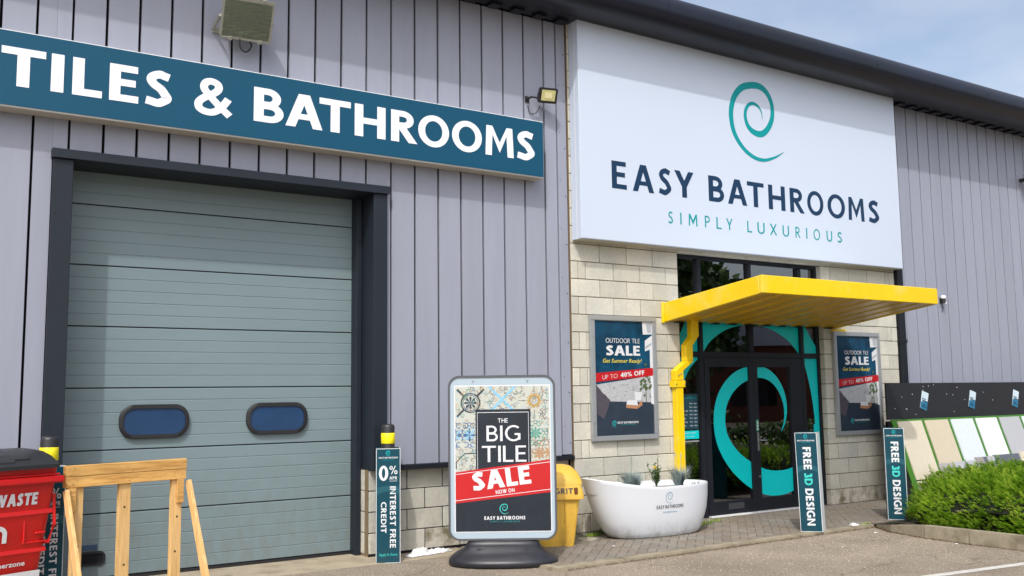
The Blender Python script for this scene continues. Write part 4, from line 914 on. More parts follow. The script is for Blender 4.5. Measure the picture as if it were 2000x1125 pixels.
# base footprint
def oval(a, b, z, n=40, p=2.4, oy=0):
    o = []
    for i in range(n):
        t = 2*pi*i/n; c, s_ = cos(t), sin(t); o.append((a*abs(c)**(2/p)*(1 if c > 0 else -1), oy+b*abs(s_)**(2/p)*(1 if s_ > 0 else -1), z))
    return o
b = MB(); b.loft([oval(.535, .31, 0.0), oval(.565, .335, .012), oval(.572, .34, .055), oval(.555, .325, .075), oval(.53, .30, .10), oval(.48, .26, .135), oval(.42, .19, .165), oval(.385, .11, .19), oval(.375, .085, .22), oval(.37, .075, .245)]); bb = b.build('weighted_base', m_base, sw, smooth=True)
md = bb.modifiers.new('s', 'SUBSURF'); md.levels = 1; md.render_levels = 2
b = MB()
for s_ in (-1, 1): b.hexa([(.05*s_, -.335, .06), (.12*s_, -.335, .06), (.12*s_, -.30, .06), (.05*s_, -.30, .06)], [(.11*s_, -.14, .18), (.28*s_, -.14, .18), (.28*s_, -.10, .18), (.11*s_, -.10, .18)])
b.build('base_ridge', m_base, sw, bevel=.012, seg=2)
PW, PH, PZ = 1.125, 1.70, .24
def panelring(name, w0, h0, r0, t, ya, yb, mt):
    a = rrect(0, PZ+PH/2, w0, h0, r0, 8); c = rrect(0, PZ+PH/2, w0-2*t, h0-2*t, max(r0-t, .005), 8)
    b = MB(); b.loft([[(x, yb, z) for x, z in a], [(x, ya+.008, z) for x, z in a], [(x*.993, ya, (z-PZ-PH/2)*.996+PZ+PH/2) for x, z in a], [(x, ya, z) for x, z in c], [(x, ya+.006, z) for x, z in c]], caps=False); return b.build(name, mt, sw, smooth=True)
panelring('rim', PW, PH, .12, .022, -.040, .03, m_rim)
b = MB(); b.prism([(x, -.030, z) for x, z in rrect(0, PZ+PH/2, PW-.03, PH-.03, .10, 8)], (0, .05, 0)); b.build('panel', m_frost, sw)
SX, SZ, ZW, ZH = -.487, PZ+.095, .985, 1.49
M = basis((SX, -.0315, SZ), (1, 0, 0), (0, 0, 1)); S = lambda pts: [(a*ZW, c*ZH) for a, c in pts]
shapes('white_backing', [rc(-.012, -.012, ZW+.012, ZH+.012)], M, m_prnwhite, sw)
K = lambda x, z, n=1: shift(M, x*ZW, z*ZH, .0006*n)
shapes('tile_print', [S(rc(0, .38, 1, 1))], K(0, 0, 1), m_cream, sw)
rnd = random.Random(5)
def clipp(ps): 
    o = []
    for p in ps:
        c = clip(p, 0, ZW, .40*ZH, ZH)
        if len(c) > 2: o.append(c)
    return o
def star(cx, cy, n, r0, r1, ph=0): return [(cx+(r0 if i % 2 else r1)*cos(ph+pi*i/n), cy+(r0 if i % 2 else r1)*sin(ph+pi*i/n)) for i in range(2*n)]
def ringp(cx, cy, r, t, n=24): return [[(cx+r*cos(2*pi*i/n), cy+r*sin(2*pi*i/n)), (cx+r*cos(2*pi*(i+1)/n), cy+r*sin(2*pi*(i+1)/n)), (cx+(r-t)*cos(2*pi*(i+1)/n), cy+(r-t)*sin(2*pi*(i+1)/n)), (cx+(r-t)*cos(2*pi*i/n), cy+(r-t)*sin(2*pi*i/n))] for i in range(n)]
def curl(cx, cy, r, a0, s_, t=.006): return strokepoly([(cx+r*(1-.55*k/6)*cos(a0+s_*k*.75), cy+r*(1-.55*k/6)*sin(a0+s_*k*.75)) for k in range(7)], t, 3)
grp = {'b': [], 'l': [], 'k': [], 'g': [], 's': [], 'o': []}
def pos(px, py): return ((px-130)/1070*ZW, ZH-(py-95)/1650*ZH)
cx, cy = pos(305, 285); grp['k'] += ringp(cx, cy, .105, .016)+ringp(cx, cy, .082, .006)
for i in range(4): a = pi/4+i*pi/2; grp['k'] += [dgq for dgq in strokepoly([(cx+.10*cos(a), cy+.10*sin(a)), (cx+.2*cos(a), cy+.2*sin(a))], .022)]
for i in range(8): a = i*pi/4; grp['k'].append([(cx, cy), (cx+.055*cos(a-.25), cy+.055*sin(a-.25)), (cx+.07*cos(a), cy+.07*sin(a)), (cx+.055*cos(a+.25), cy+.055*sin(a+.25))])
cx, cy = pos(665, 250)
for s_ in (-1, 1): grp['l'] += strokepoly([(cx-.15*s_, cy+.15), (cx+.15*s_, cy-.15)], .026)
for i in range(8): a = i*pi/4; grp['k'] += curl(cx+.11*cos(a+pi/8*(i % 2)), cy+.11*sin(a), .03, a, 1, .005)
cx, cy = pos(1030, 265)
for i in range(8): a = i*pi/4+pi/8; grp['g'].append([(cx+.04*cos(a-.3), cy+.04*sin(a-.3)), (cx+.10*cos(a), cy+.10*sin(a)), (cx+.04*cos(a+.3), cy+.04*sin(a+.3))])
grp['g'] += [q for i in range(8) for q in [[(cx+.045*cos(i*pi/4-.28), cy+.045*sin(i*pi/4-.28)), (cx+.078*cos(i*pi/4-.12), cy+.078*sin(i*pi/4-.12)), (cx+.078*cos(i*pi/4+.12), cy+.078*sin(i*pi/4+.12)), (cx+.045*cos(i*pi/4+.28), cy+.045*sin(i*pi/4+.28))]]]
grp['b'] += ringp(cx, cy, .048, .010); grp['k'] += ringp(cx, cy, .024, .005)
for i in range(4): a = i*pi/2; grp['k'] += strokepoly([(cx+.10*cos(a), cy+.10*sin(a)), (cx+.17*cos(a), cy+.17*sin(a))], .005)
for (px, py), c in (((290, 655), 'b'), ((130, 655), 'b'), ((1040, 640), 's'), ((1200, 860), 'o'), ((1080, 870), 'o')):
    cx, cy = pos(px, py)
    for i in range(8): a = i*pi/4; r = .075; grp['l' if c == 'b' and i % 2 else c].append([(cx, cy), (cx+r*.6*cos(a-.3), cy+r*.6*sin(a-.3)), (cx+r*cos(a), cy+r*sin(a)), (cx+r*.6*cos(a+.3), cy+r*.6*sin(a+.3))])
    for i in range(8): a = i*pi/4+pi/8; grp[c] += curl(cx+.10*cos(a), cy+.10*sin(a), .034, a, 1 if i % 2 else -1, .008)
    for i in range(4): a = i*pi/2; grp['k' if c != 'b' else 'b'] += ringp(cx+.115*cos(a), cy+.115*sin(a), .02, .006, 12)
cx, cy = pos(290, 1020)
grp['k'] += strokepoly([(cx-.14, cy-.02), (cx-.14, cy+.05), (cx-.05, cy+.14), (cx+.08, cy+.14)], .012, 1)
for i in range(10): grp['k'] += curl(cx-.10+.2*rnd.random(), cy-.05+.14*rnd.random(), .022, rnd.random()*6, 1, .004)
for i in range(520):
    a, c = rnd.random()*ZW, ZH*(.42+.58*rnd.random()); k = rnd.choice('kkkklsgob'); grp[k] += curl(a, c, rnd.uniform(.012, .03), rnd.random()*6, rnd.choice((-1, 1)), .004)
for i in range(6):
    a, c = pos(rnd.choice((480, 830, 1180)), rnd.choice((120, 420))); grp['k'] += ringp(a, c, .06, .004, 20)
for k, mt in (('k', m_pblk), ('b', m_pblue), ('l', m_plblue), ('g', m_pgold), ('s', m_pgreen), ('o', m_porange)):
    shapes('tile_motif', clipp(grp[k]), K(0, 0, 1.6+.2*'kblgso'.index(k)), mt, sw, eps=.000004)
shapes('slate_panel', [S(rc(.215, .40, .80, .838)), ], K(0, 0, 5), m_slate, sw)
shapes('slate_border', [S(rc(.232, .42, .236, .818)), S(rc(.775, .42, .779, .818)), S(rc(.232, .815, .779, .819))], K(0, 0, 5.5), m_prnwhite, sw)
shapes('slate_footer', [S([(0, 0), (1, 0), (1, .30), (0, .30)])], K(0, 0, 5), m_slate, sw)
shapes('sale_band', [S([(0, .192), (1, .262), (1, .487), (0, .405)])], K(0, 0, 6), m_prnred, sw)
shapes('sale_band_rule', [S([(0, .388), (1, .468), (1, .472), (0, .392)]), S([(0, .208), (1, .280), (1, .284), (0, .212)])], K(0, 0, 6.5), m_prnwhite, sw)
text('lettering', 'THE', K(.505, .745, 6), .030*ZH, m_prnwhite, sw, w=.17, align='c', width=.105*ZW)
text('lettering', 'BIG', K(.51, .617, 6), .108*ZH, m_prnwhite, sw, w=.14, gap=.14, align='c', width=.36*ZW)
text('lettering', 'TILE', K(.515, .473, 6), .112*ZH, m_prnwhite, sw, w=.14, gap=.12, align='c', width=.47*ZW)
def slant(x, z, n): o = K(x, z, n) @ Vector((0, 0, 0)); return basis(tuple(o), (1, 0, .079*ZH/ZW), (-.12, 0, 1))
text('lettering', 'SALE', slant(.185, .275, 7.5), .125*ZH, m_prnwhite, sw, w=.25, gap=.08, width=.62*ZW)
text('lettering', 'NOW ON', slant(.425, .252, 7.5), .026*ZH, m_prnwhite, sw, w=.22, width=.20*ZW)
swirl('swirl_emblem', K(.465, .118, 6), .066*ZH, m_vinyl2, sw, n=2)
text('lettering', 'EASY BATHROOMS', K(.515, .078, 6), .024*ZH, m_prnwhite, sw, w=.24, align='c', width=.43*ZW); text('lettering', 'SIMPLY LUXURIOUS', K(.515, .060, 6), .011*ZH, m_teal, sw, w=.16, gap=.4, align='c', width=.31*ZW)
b = MB(); [b.tube([(x, -.042, PZ+PH-.05), (x, -.048, PZ+PH-.05)], .009, 8) for x in (-.3, .27)]; b.build('panel_screw', m_steel, sw)

# ================================================================== GRIT BIN
gb = empty('grit_bin', 'yellow grit bin with domed lid standing behind the forecourt sign', 'grit bin', (-1.24, -.42, -.02), radians(-27))
def rbox(w_, d, z, r=.05, oy=0): return [(x, y+oy, z) for x, y in rrect(0, 0, w_, d, r, 4)]
b = MB(); b.loft([rbox(.66, .40, 0), rbox(.80, .50, .56), rbox(.80, .50, .57)]); b.build('tub', m_grit, gb, smooth=True)
b = MB(); b.loft([rbox(.88, .57, .545), rbox(.88, .57, .60), rbox(.85, .54, .66), rbox(.83, .52, .705)]); b.build('lid_rim', m_grit, gb, smooth=True)
prof = [(-.26, .706), (-.25, .76), (-.20, .84), (-.10, .90), (.02, .92), (.16, .90), (.23, .84), (.26, .706)]
b = MB(); b.loft([[(x, y*k, .706+(z-.706)*k2) for y, z in prof] for x, k, k2 in ((-.415, .96, .80), (-.39, 1, 1), (.24, 1, 1), (.33, 1, .90), (.40, .97, .62), (.42, .94, .40))]); b.build('dome_lid', m_grit, gb, smooth=True)
b = MB(); b.hexa([(.205, -.206, .02), (.225, -.206, .02), (.225, -.19, .02), (.205, -.19, .02)], [(.215, -.257, .54), (.235, -.257, .54), (.235, -.24, .54), (.215, -.24, .54)]); b.build('body_rib', m_grit, gb, bevel=.004)
text('lettering', 'GRIT', basis((.10, -.289, .612), (1, 0, 0), (0, .25, 1)), .06, m_pblk, gb, w=.22, width=.21)
b = MB(); b.box(.325, .365, -.292, -.27, .60, .675); b.build('latch', mat('rusty_latch', '#6b3f1e', .8), gb, bevel=.004)

# ================================================================== BATHTUB PLANTER
tb = empty('bathtub_planter', 'white freestanding bathtub used as a planter before the block wall', 'planter', (.185, -.59, 0), radians(-3))
tb.scale = (.97, 1, 1)
def toval(xc, a, b_, z, n=56, p=2.3):
    o = []
    for i in range(n):
        t = 2*pi*i/n; c, s_ = cos(t), sin(t); x = xc+a*abs(c)**(2/p)*(1 if c > 0 else -1); y = b_*abs(s_)**(2/p)*(1 if s_ > 0 else -1)
        o.append((x, y, z(x) if callable(z) else z))
    return o
def rimz(x): return .60+.115*max(0, (-x-.05)/.85)**1.35+.0*max(0, x)
def lv(f): return lambda x: rimz(x)*f
R_ = []
for f, xc, a, b_ in ((0, .10, .60, .245), (.004/.6, .10, .625, .26), (.03, .095, .66, .275), (.12, .08, .72, .30), (.3, .06, .78, .33), (.5, .043, .842, .352), (.75, .018, .888, .37), (.93, -.008, .915, .383), (.985, -.018, .925, .388), (1.0, -.018, .920, .385)): R_.append(toval(xc, a, b_, lv(f)))
R_ += [toval(-.02, .905, .37, lv(1.0)), toval(-.02, .895, .36, lv(.985)), toval(-.015, .86, .345, lv(.86))]
b = MB(); b.loft(R_, caps=False); b.poly([p for p in R_[0]][::-1]); b.build('tub_shell', m_tub, tb, smooth=True)
b = MB(); k = toval(-.015, .862, .347, .53); b.poly(k); b.build('planting_soil', m_soil, tb)
yy = -.398
def tubM(x, z):
    # outer surface y at this height near the middle: bulges with height
    return basis((x, -.352-.040*(z-.25)/.3-.004, z), (1, 0, 0), (0, -.115, 1))
def tubproj(o):
    me = o.data
    import bisect
    for v in me.vertices:
        z = v.co.z; f = max(.05, min(1, z/rimz(v.co.x))); tab = [(.12, .08, .72, .30), (.3, .06, .78, .33), (.5, .043, .842, .352), (.75, .018, .888, .37), (.93, -.008, .915, .383), (1.0, -.018, .925, .388)]
        for A, B in zip(tab, tab[1:]):
            if A[0] <= f <= B[0]: t = (f-A[0])/(B[0]-A[0]); xc, a, b_ = [A[i]+(B[i]-A[i])*t for i in (1, 2, 3)]; break
        c = (1-(abs((v.co.x-xc)/a))**2.3)**(1/2.3); v.co.y = -b_*c-.0045+(v.co.y+.5)
    return o
Mz = lambda x, z, n=0: basis((x, -.5-.0008*n, z), (1, 0, 0), (0, 0, 1))
m_tubtxt = mat('tub_print_grey', '#4a4548', .5); m_tubt = mat('tub_print_teal', '#2f8aa0', .5)
tubproj(swirl('swirl_emblem', Mz(-.01, .405), .125, m_tubt, tb, n=3, fat=.8))
tubproj(text('lettering', 'EASY BATHROOMS', Mz(.065, .345), .04, m_tubtxt, tb, w=.19, gap=.18, align='c', width=.42)); tubproj(bftext('lettering', 'Incoming luxurious', Mz(.065, .295), .022, m_tubt, tb, width=.22))
def toned(mb_, tones, name, mt, parent):
    me = bpy.data.meshes.new(name); me.from_pydata(mb_.v, [], mb_.f); at = me.attributes.new('tone', 'FLOAT', 'POINT'); at.data.foreach_set('value', tones)
    return link(name, me, mt, parent)
def tuft(x, y, z, n, hgt, spread, label, mt=m_fescue, seed=1):
    r = empty('ornamental_grass', label, 'plant', (x, y, z), 0, 'blue grey grasses in the bathtub planter'); rnd = random.Random(seed); b = MB(); tn = []
    for i in range(n):
        a = rnd.random()*6.28; l = hgt*rnd.uniform(.5, 1.05); s_ = spread*rnd.random()**.7; bx, by = .04*cos(a)*rnd.random(), .04*sin(a)*rnd.random(); wd = rnd.uniform(.0018, .0035); tone = rnd.random()
        P = [(bx, by, 0), (bx+s_*.35*cos(a), by+s_*.35*sin(a), l*.6), (bx+s_*cos(a), by+s_*sin(a), l*rnd.uniform(.85, 1))]
        px_, py_ = -sin(a+.6)*wd, cos(a+.6)*wd; k = len(b.v)
        b.v += [(P[0][0]-px_, P[0][1]-py_, 0), (P[0][0]+px_, P[0][1]+py_, 0), (P[1][0]+px_, P[1][1]+py_, P[1][2]), (P[1][0]-px_, P[1][1]-py_, P[1][2]), P[2]]; b.f += [(k, k+1, k+2, k+3), (k+3, k+2, k+4)]; tn += [tone*.5]*2+[tone]*2+[min(1, tone+.3)]
    toned(b, tn, 'blades', mt, r); b = MB(); tn = []
    for i in range(n//60):
        a = rnd.random()*6.28; s_ = spread*.5*rnd.random(); l = hgt*rnd.uniform(1.1, 1.35); p0 = Vector((0, 0, 0)); p1 = Vector((s_*cos(a), s_*sin(a), l)); b.tube([p0, (p0+p1)/2+Vector((.005, 0, 0)), p1], .0012, 4)
        b.tube([p1, p1+Vector((0, 0, .03)), p1+Vector((0, 0, .07))], [.002, .0035, .001], 5)
    toned(b, [.95]*len(b.v), 'seed_heads', mt, r)
tbx, tby = .215, -.59
tuft(tbx-.28, tby, .52, 460, .29, .19, 'blue grey grass tuft at the left end of the bathtub planter', seed=2)
tuft(tbx-.16, tby+.08, .52, 320, .25, .15, 'low blue grey grass just left of the flowering shrub', seed=3)
tuft(tbx+.48, tby-.02, .52, 460, .31, .17, 'spiky blue grey grass tuft right of the flowering shrub', seed=4)
tuft(tbx+.74, tby-.04, .52, 45, .10, .09, 'sparse wispy grass at the right end of the bathtub planter', seed=5)
fsb = empty('flowering_shrub', 'small green shrub with a single yellow flower in the bathtub', 'plant', (tbx+.13, tby, .545)); rnd = random.Random(9); b = MB(); tn = []; st = MB()
def leaf(b, tn, p, d, l, wd, tone):
    d = Vector(d).normalized(); s_ = d.cross(Vector((rnd.uniform(-.4, .4), rnd.uniform(-.4, .4), 1))).normalized()*wd/2; k = len(b.v); p = Vector(p)
    b.v += [tuple(p), tuple(p+d*l*.5+s_+Vector((0, 0, .1*l))), tuple(p+d*l), tuple(p+d*l*.5-s_+Vector((0, 0, .1*l)))]; b.f.append((k, k+1, k+2, k+3)); tn += [tone*.6, tone, min(1, tone+.2), tone]
for i in range(16):
    a = rnd.random()*6.28; l = rnd.uniform(.14, .30); sp = rnd.uniform(.02, .12); tip = Vector((sp*cos(a), sp*sin(a), l))
    if i == 0: tip = Vector((.03, 0, .36))
    st.tube([(0, 0, 0), tip*.5+Vector((0, 0, .02)), tip], [.004, .003, .002], 5)
    for k in range(11): f = .3+.7*k/10; aa = rnd.random()*6.28; leaf(b, tn, tip*f, (cos(aa), sin(aa), .5), rnd.uniform(.035, .06), .024, rnd.random())
toned(b, tn, 'leaves', m_shrub, fsb); st.build('stems', m_weed, fsb)
b = MB()
for k in range(14): a = k*2.4; r = .010+.0015*k; b.poly([(-.035, -.02, .235), (-.035+r*cos(a)+.006, -.02+r*sin(a), .24+.012*(k % 3)), (-.035+r*1.25*cos(a+.4), -.025+r*1.25*sin(a+.4), .262), (-.035+r*cos(a+.8), -.02+r*sin(a+.8), .245)])
b.build('yellow_flower', mat('flower_yellow', '#e6c212', .6), fsb, recalc=False)

# ================================================================== RED WASTE BIN
rb = empty('waste_bin', 'large red wheeled waste bin with black lid at the left edge', 'bin', (-7.225, -.837, G), radians(19.6))
# local x to the right along the front, front at -y
BW, BD = 1.30, 1.0
def rq(x0, x1, y0, y1, z, r=.05): return [(x, y, z) for x, y in rrect((x0+x1)/2, (y0+y1)/2, x1-x0, y1-y0, r, 4)]
b = MB(); b.loft([rq(-.575, .575, -.36, .36, .16, .08), rq(-.59, .59, -.38, .38, .2, .08), rq(-.672, .672, -.49, .49, 1.10, .06), rq(-.676, .676, -.50, .50, 1.205, .05)]); b.build('bin_body', m_red, rb, smooth=True)
for z, hh, pr_ in ((.862, .02, .012), (.565, .02, .012), (.30, .02, .012)):
    t = (z-.2)/.9; x = .59+.082*t; y = -(.38+.11*t); b = MB(); b.hexa([(-x-.004, y-pr_, z-hh), (x+.004, y-pr_, z-hh), (x+.004, y+.02, z-hh), (-x-.004, y+.02, z-hh)], [(-x, y-.004, z+hh), (x, y-.004, z+hh), (x, y+.02, z+hh), (-x, y+.02, z+hh)]); b.build('moulded_rib', m_red, rb, bevel=.006)
b = MB(); b.box(-.70, .705, -.545, -.49, 1.085, 1.14); b.build('front_rim', m_red, rb, bevel=.012, seg=2)
b = MB(); b.box(-.67, .67, -.53, .50, 1.145, 1.16); b.build('top_rim', m_red, rb, bevel=.005)
b = MB(); b.box(.43, .63, -.448, -.40, .62, .635); b.box(.43, .445, -.456, -.40, .635, .80); b.box(.52, .60, -.468, -.42, .69, .705); b.build('lift_pocket', m_red, rb, bevel=.005)
b = MB(); b.box(.655, .70, -.10, .10, .95, 1.08); b.tube([(.67, 0, 1.0), (.73, 0, 1.0)], .03, 10); b.build('trunnion', m_red, rb, bevel=.008)
b = MB(); b.tube([(.60, -.35, .98), (.66, -.46, .99), (.665, -.47, .75), (.63, -.45, .62), (.58, -.36, .60)], .014, 8); b.build('side_handle', m_red, rb, smooth=True)
prof = [(-.555, 1.205), (-.555, 1.235), (-.50, 1.255), (-.40, 1.30), (-.25, 1.335), (0, 1.35), (.25, 1.335), (.45, 1.29), (.53, 1.22), (.53, 1.205)]
b = MB(); b.loft([[(x, y*k, 1.205+(z-1.205)*k) for y, z in prof] for x, k in ((-.69, .9), (-.66, 1), (.60, 1), (.67, .93), (.69, .82))]); b.build('lid', m_lid, rb, smooth=True)
for x in (-.4, -.1, .2): b = MB(); b.loft([[(x+dx, y, z+.016) for y, z in prof[2:8]]+[(x+dx, y, z-.005) for y, z in prof[2:8][::-1]] for dx in (0, .13)]); b.build('lid_ridge', m_lid, rb, bevel=.005)
b = MB(); b.box(.05, .46, -.46, -.42, 1.275, 1.285); b.build('lid_grip', m_rubber, rb)
b = MB(); b.hexa([(.60, -.42, 1.262), (.64, -.44, 1.25), (.70, -.36, 1.22), (.69, -.34, 1.235)], [(.60, -.42, 1.272), (.64, -.44, 1.26), (.70, -.36, 1.23), (.69, -.34, 1.245)]); b.build('lid_tag', m_grit, rb)
for x in (-.45, .45):
    for y in (-.28, .28): b = MB(); b.tube([(x-.025, y, .08), (x+.025, y, .08)], .08, 14); b.box(x-.04, x+.04, y-.05, y+.05, .13, .165); b.build('wheel', m_rubber, rb)
slope = .11/.9
def BM(x, z): return basis((x, -(.38+.11*(z-.2)/.9)-.010, z), (1, 0, 0), (0, -slope, 1))
text('lettering', 'WASTE', BM(.18, .925), .095, m_prnwhite, rb, w=.27, gap=.07, width=.335, shear=.05)
text('lettering', 'GENERAL', BM(-.375, .925), .095, m_prnwhite, rb, w=.27, gap=.07, width=.46, shear=.05)
bftext('lettering', 'www.cornerzone', BM(.465, .455), .04, m_prnwhite, rb, align='RIGHT', width=.45, bold=.02)
ring_m = [ring(-.07, .0, .07, .065, 0, 180, .035, 16), rc(-.035, -.07, .0, 0), rc(-.14, -.07, -.105, 0)]
shapes('m_emblem', ring_m+[[(x-.106, y) for x, y in p] for p in ring_m], BM(.305, .715), m_prnwhite, rb)
shapes('white_stripe', [rc(-.55, 0, .44, .06)], BM(.15, .345), m_prnwhite, rb)

# ================================================================== PINE FRAME
wf = empty('timber_frame', 'raw pine trestle frame of nailed battens in front of the roller shutter', 'timber frame', (-6.37, -1.02, G), radians(16.5))
def plank(name, x0, x1, y0, y1, z0, z1, mt=m_wood): b = MB(); b.box(x0, x1, y0, y1, z0, z1); return b.build(name, mt, wf, bevel=.003)
L_ = 1.075
plank('top_rail', 0, L_, -.035, .035, 1.118, 1.205, m_woodh); plank('top_rail', .0, L_-.004, -.033, .035, 1.028, 1.115, m_woodh)
plank('upright', .065, .155, -.010, .030, 0, 1.026); plank('upright', .46, .565, -.012, .028, 0, 1.026); plank('upright', .945, 1.045, -.012, .028, 0, 1.026)
plank('cleat', .015, .085, -.03, .012, .80, 1.026, m_woodh); plank('cleat', .985, 1.05, -.036, -.014, .82, 1.026, m_woodh)
for x, t in ((-.015, .03), (L_+.004, .03)):
    b = MB(); b.hexa([(x, -.06, 1.02), (x+t, -.06, 1.02), (x+t, .0, 1.0), (x, .0, 1.0)], [(x, -.47, 0), (x+t, -.47, 0), (x+t, -.37, 0), (x, -.37, 0)]); b.build('raking_leg', m_wood, wf, bevel=.003)
b = MB(); rnd = random.Random(4)
for i in range(34): x = rnd.choice((.03+.10*rnd.random(), .50+.12*rnd.random(), .95+.1*rnd.random())); z = rnd.uniform(1.04, 1.19); r = rnd.uniform(.002, .005); b.poly([(x+r*cos(t), -.0358-.0001*i, z+r*.6*sin(t)) for t in (0, 1, 2, 3, 4, 5)])
tag(b.build('nail_holes', m_knot, wf, recalc=False), kind='stuff')
for x, z in ((.51, .83), (.52, .35), (.99, .4), (.115, .55), (1.0, .7)): b = MB(); b.poly([(x+.014*cos(t)*.8, -.0125, z+.010*sin(t)) for t in [k*.63 for k in range(10)]]); b.build('knot', m_knot, wf, recalc=False)

# ================================================================== TILE DISPLAY
td = empty('tile_display', 'long black backed display stand of leaning paving tiles on green turf', 'display stand', (0, 0, 0))
DX0, DX1 = 5.15, 12.2; TY = -.42
b = MB(); b.box(DX0, 8.0, TY, TY+.03, 1.245, 1.80); b.build('header_board', m_board, td, bevel=.002); b = MB(); b.box(8.004, DX1, TY, TY+.03, 1.245, 1.80); b.build('header_board', m_board, td, bevel=.002)
b = MB(); b.prism([(DX0+.03, TY-.02, 1.2), (DX0+.03, TY-.40, .03), (DX0+.03, TY+.07, .03), (DX0+.03, TY+.07, 1.2)], (.02, 0, 0)); b.build('end_board', m_board, td); b = MB(); b.box(DX0+.03, DX1, TY+.032, TY+.07, .03, 1.22); b.build('rear_frame', m_board, td)
sl = Vector((0, -.30, -.93)).normalized(); nn = Vector((0, -.93, .30)).normalized()
def sp(x, s_, h_): p = Vector((x, TY-.03, 1.235))+sl*s_+nn*h_; return tuple(p)
def slab(name, x0, x1, s0, s1, h0, h1, mt, par=td, bev=.002): b = MB(); b.hexa([sp(x0, s0, h0), sp(x1, s0, h0), sp(x1, s1, h0), sp(x0, s1, h0)], [sp(x0, s0, h1), sp(x1, s0, h1), sp(x1, s1, h1), sp(x0, s1, h1)]); return b.build(name, mt, par, bevel=bev)
slab('turf_backing', DX0+.02, DX1, -.005, 1.25, 0, .02, m_turf)
x = 5.27; i = 0; mts = [m_t1, m_t2, m_t3, m_t4, m_t5, m_t3, m_t6, m_t1, m_t5, m_t4]
xt = [5.27+.682*k for k in range(10)]
for x, mt in zip(xt, mts): slab('paving_tile', x, x+.60, .03, .93, .022, .042, mt)
slab('paving_tile', 5.27, 5.87, .95, 1.24, .022, .042, m_t1)
for k, x in enumerate((6.08, 7.38, 8.66, 9.95)):
    cdv = empty('price_card', ['leftmost of the tilted blue and white cards on the black display board', 'second tilted blue and white card from the left on the black board', 'third tilted blue and white card, at the right edge of the black board', 'tilted card beyond the right edge on the black board'][k], 'card', (x, TY-.004, 1.52), 0, 'blue and white cards on the display board'); cdv.rotation_euler = (0, radians(16), 0)
    M = basis((-.085, 0, -.14), (1, 0, 0), (0, 0, 1)); b = MB(); b.box(-.085, .085, -.003, 0, -.14, .14); b.build('card_back', m_cardw, cdv)
    shapes('card_picture', [[(0, 0), (.17, 0), (.17, .15), (.0, .11)]], shift(M, 0, 0, .0045), m_card, cdv); shapes('card_lettering', [rc(.02, .13, .15, .145), rc(.02, .16, .12, .172), rc(.03, .04, .14, .052), rc(.05, .065, .12, .077)], shift(M, 0, 0, .0055), m_navy, cdv)
b = MB(); rnd = random.Random(8)
for i in range(22): x = rnd.uniform(5.25, 9.5); z = rnd.uniform(1.28, 1.77); b.tube([(x, TY-.001, z), (x, TY-.004, z)], .007, 6)
tag(b.build('screw', m_whitecap, td), kind='stuff')
def lean(name, label, x0, x1, z1, y, mt, th=.02, cat='tile'):
    r = empty(name, label, cat, ((x0+x1)/2, y, .02), radians(0)); W = x1-x0; b = MB(); b.hexa([(-W/2, -.22, 0), (W/2, -.22, 0), (W/2, -.22+th, 0), (-W/2, -.22+th, 0)], [(-W/2, 0, z1), (W/2, 0, z1), (W/2, th, z1), (-W/2, th, z1)]); b.build('slab', mt, r, bevel=.002); return r
lean('loose_tile', 'speckled light grey tile leaning below the cream tiles, leftmost of the front row', 5.31, 5.70, .60, -1.12, m_t6)
lean('loose_tile', 'wider grey tile leaning just right of the leftmost front tile', 5.705, 6.30, .60, -1.08, m_t5)
pt = lean('sample_board', 'narrow board of mixed grey stone squares in the front row of tiles', 6.42, 6.92, .63, -1.00, m_t6, cat='sample board')
for i in range(5):
    for j in range(6): b = MB(); x = -.245+i*.098; s0 = .63-j*.1; f0 = (s0)/.63; f1 = (s0-.095)/.63; b.hexa([(x, -.22*(1-f0)-.001, s0), (x+.094, -.22*(1-f0)-.001, s0), (x+.094, -.22*(1-f1)-.001, s0-.095), (x, -.22*(1-f1)-.001, s0-.095)], [(x, -.22*(1-f0)-.010, s0), (x+.094, -.22*(1-f0)-.010, s0), (x+.094, -.22*(1-f1)-.010, s0-.095), (x, -.22*(1-f1)-.010, s0-.095)]); b.build('stone_square', random.choice((m_t6, m_t5, m_t7, m_t8)), pt)
lean('loose_tile', 'dark slate tile leaning at the front, right of the mixed sample board', 6.95, 7.66, .64, -.98, m_t7)
lean('loose_tile', 'pale beige tile at the far right of the front row', 7.70, 8.3, .66, -.98, m_t1)

# ================================================================== DRAIN COVER, LITTER, WEEDS
b = MB(); b.loft([[(r*cos(t), r*sin(t), z) for t in [2*pi*i/28 for i in range(28)]] for r, z in ((.115, 0), (.115, .006), (.108, .010), (.095, .0105))]); o = b.build('drain_cover', m_conc, None, smooth=True, loc=(-.62, -.44, .001)); tag(o, 'round pale inspection cover in the paving between grit bin and bathtub', 'drain cover')
def crumple(name, label, x, y, lx, ly, hz, mt, seed, cat='litter', ang=0):
    b = MB(); nx, ny = 46, 16; rnd = random.Random(seed)
    for j in range(ny+1):
        for i in range(nx+1):
            u, v = i/nx-.5, j/ny-.5; px_, py_ = u*lx, v*ly*(1-.5*abs(u)); q = Vector((px_*14+seed, py_*14, 0)); n1 = noise.noise(q); n2 = noise.noise(q*2.7+Vector((5, 1, 0))); e = max(0, 1-(2*abs(v))**2)*max(0, 1-(2*abs(u))**4)
            b.v.append((px_+n2*.03, py_+n1*.04, .004+hz*e*(.45+abs(n1)*.9+abs(n2)*.5)*(1.25 if u < -.1 else .6)))
    for j in range(ny):
        for i in range(nx): k = j*(nx+1)+i; b.f.append((k, k+1, k+nx+2, k+nx+1))
    o = b.build(name, mt, None, loc=(x, y, G+.008), rot=(0, 0, ang)); tag(o, label, cat); return o
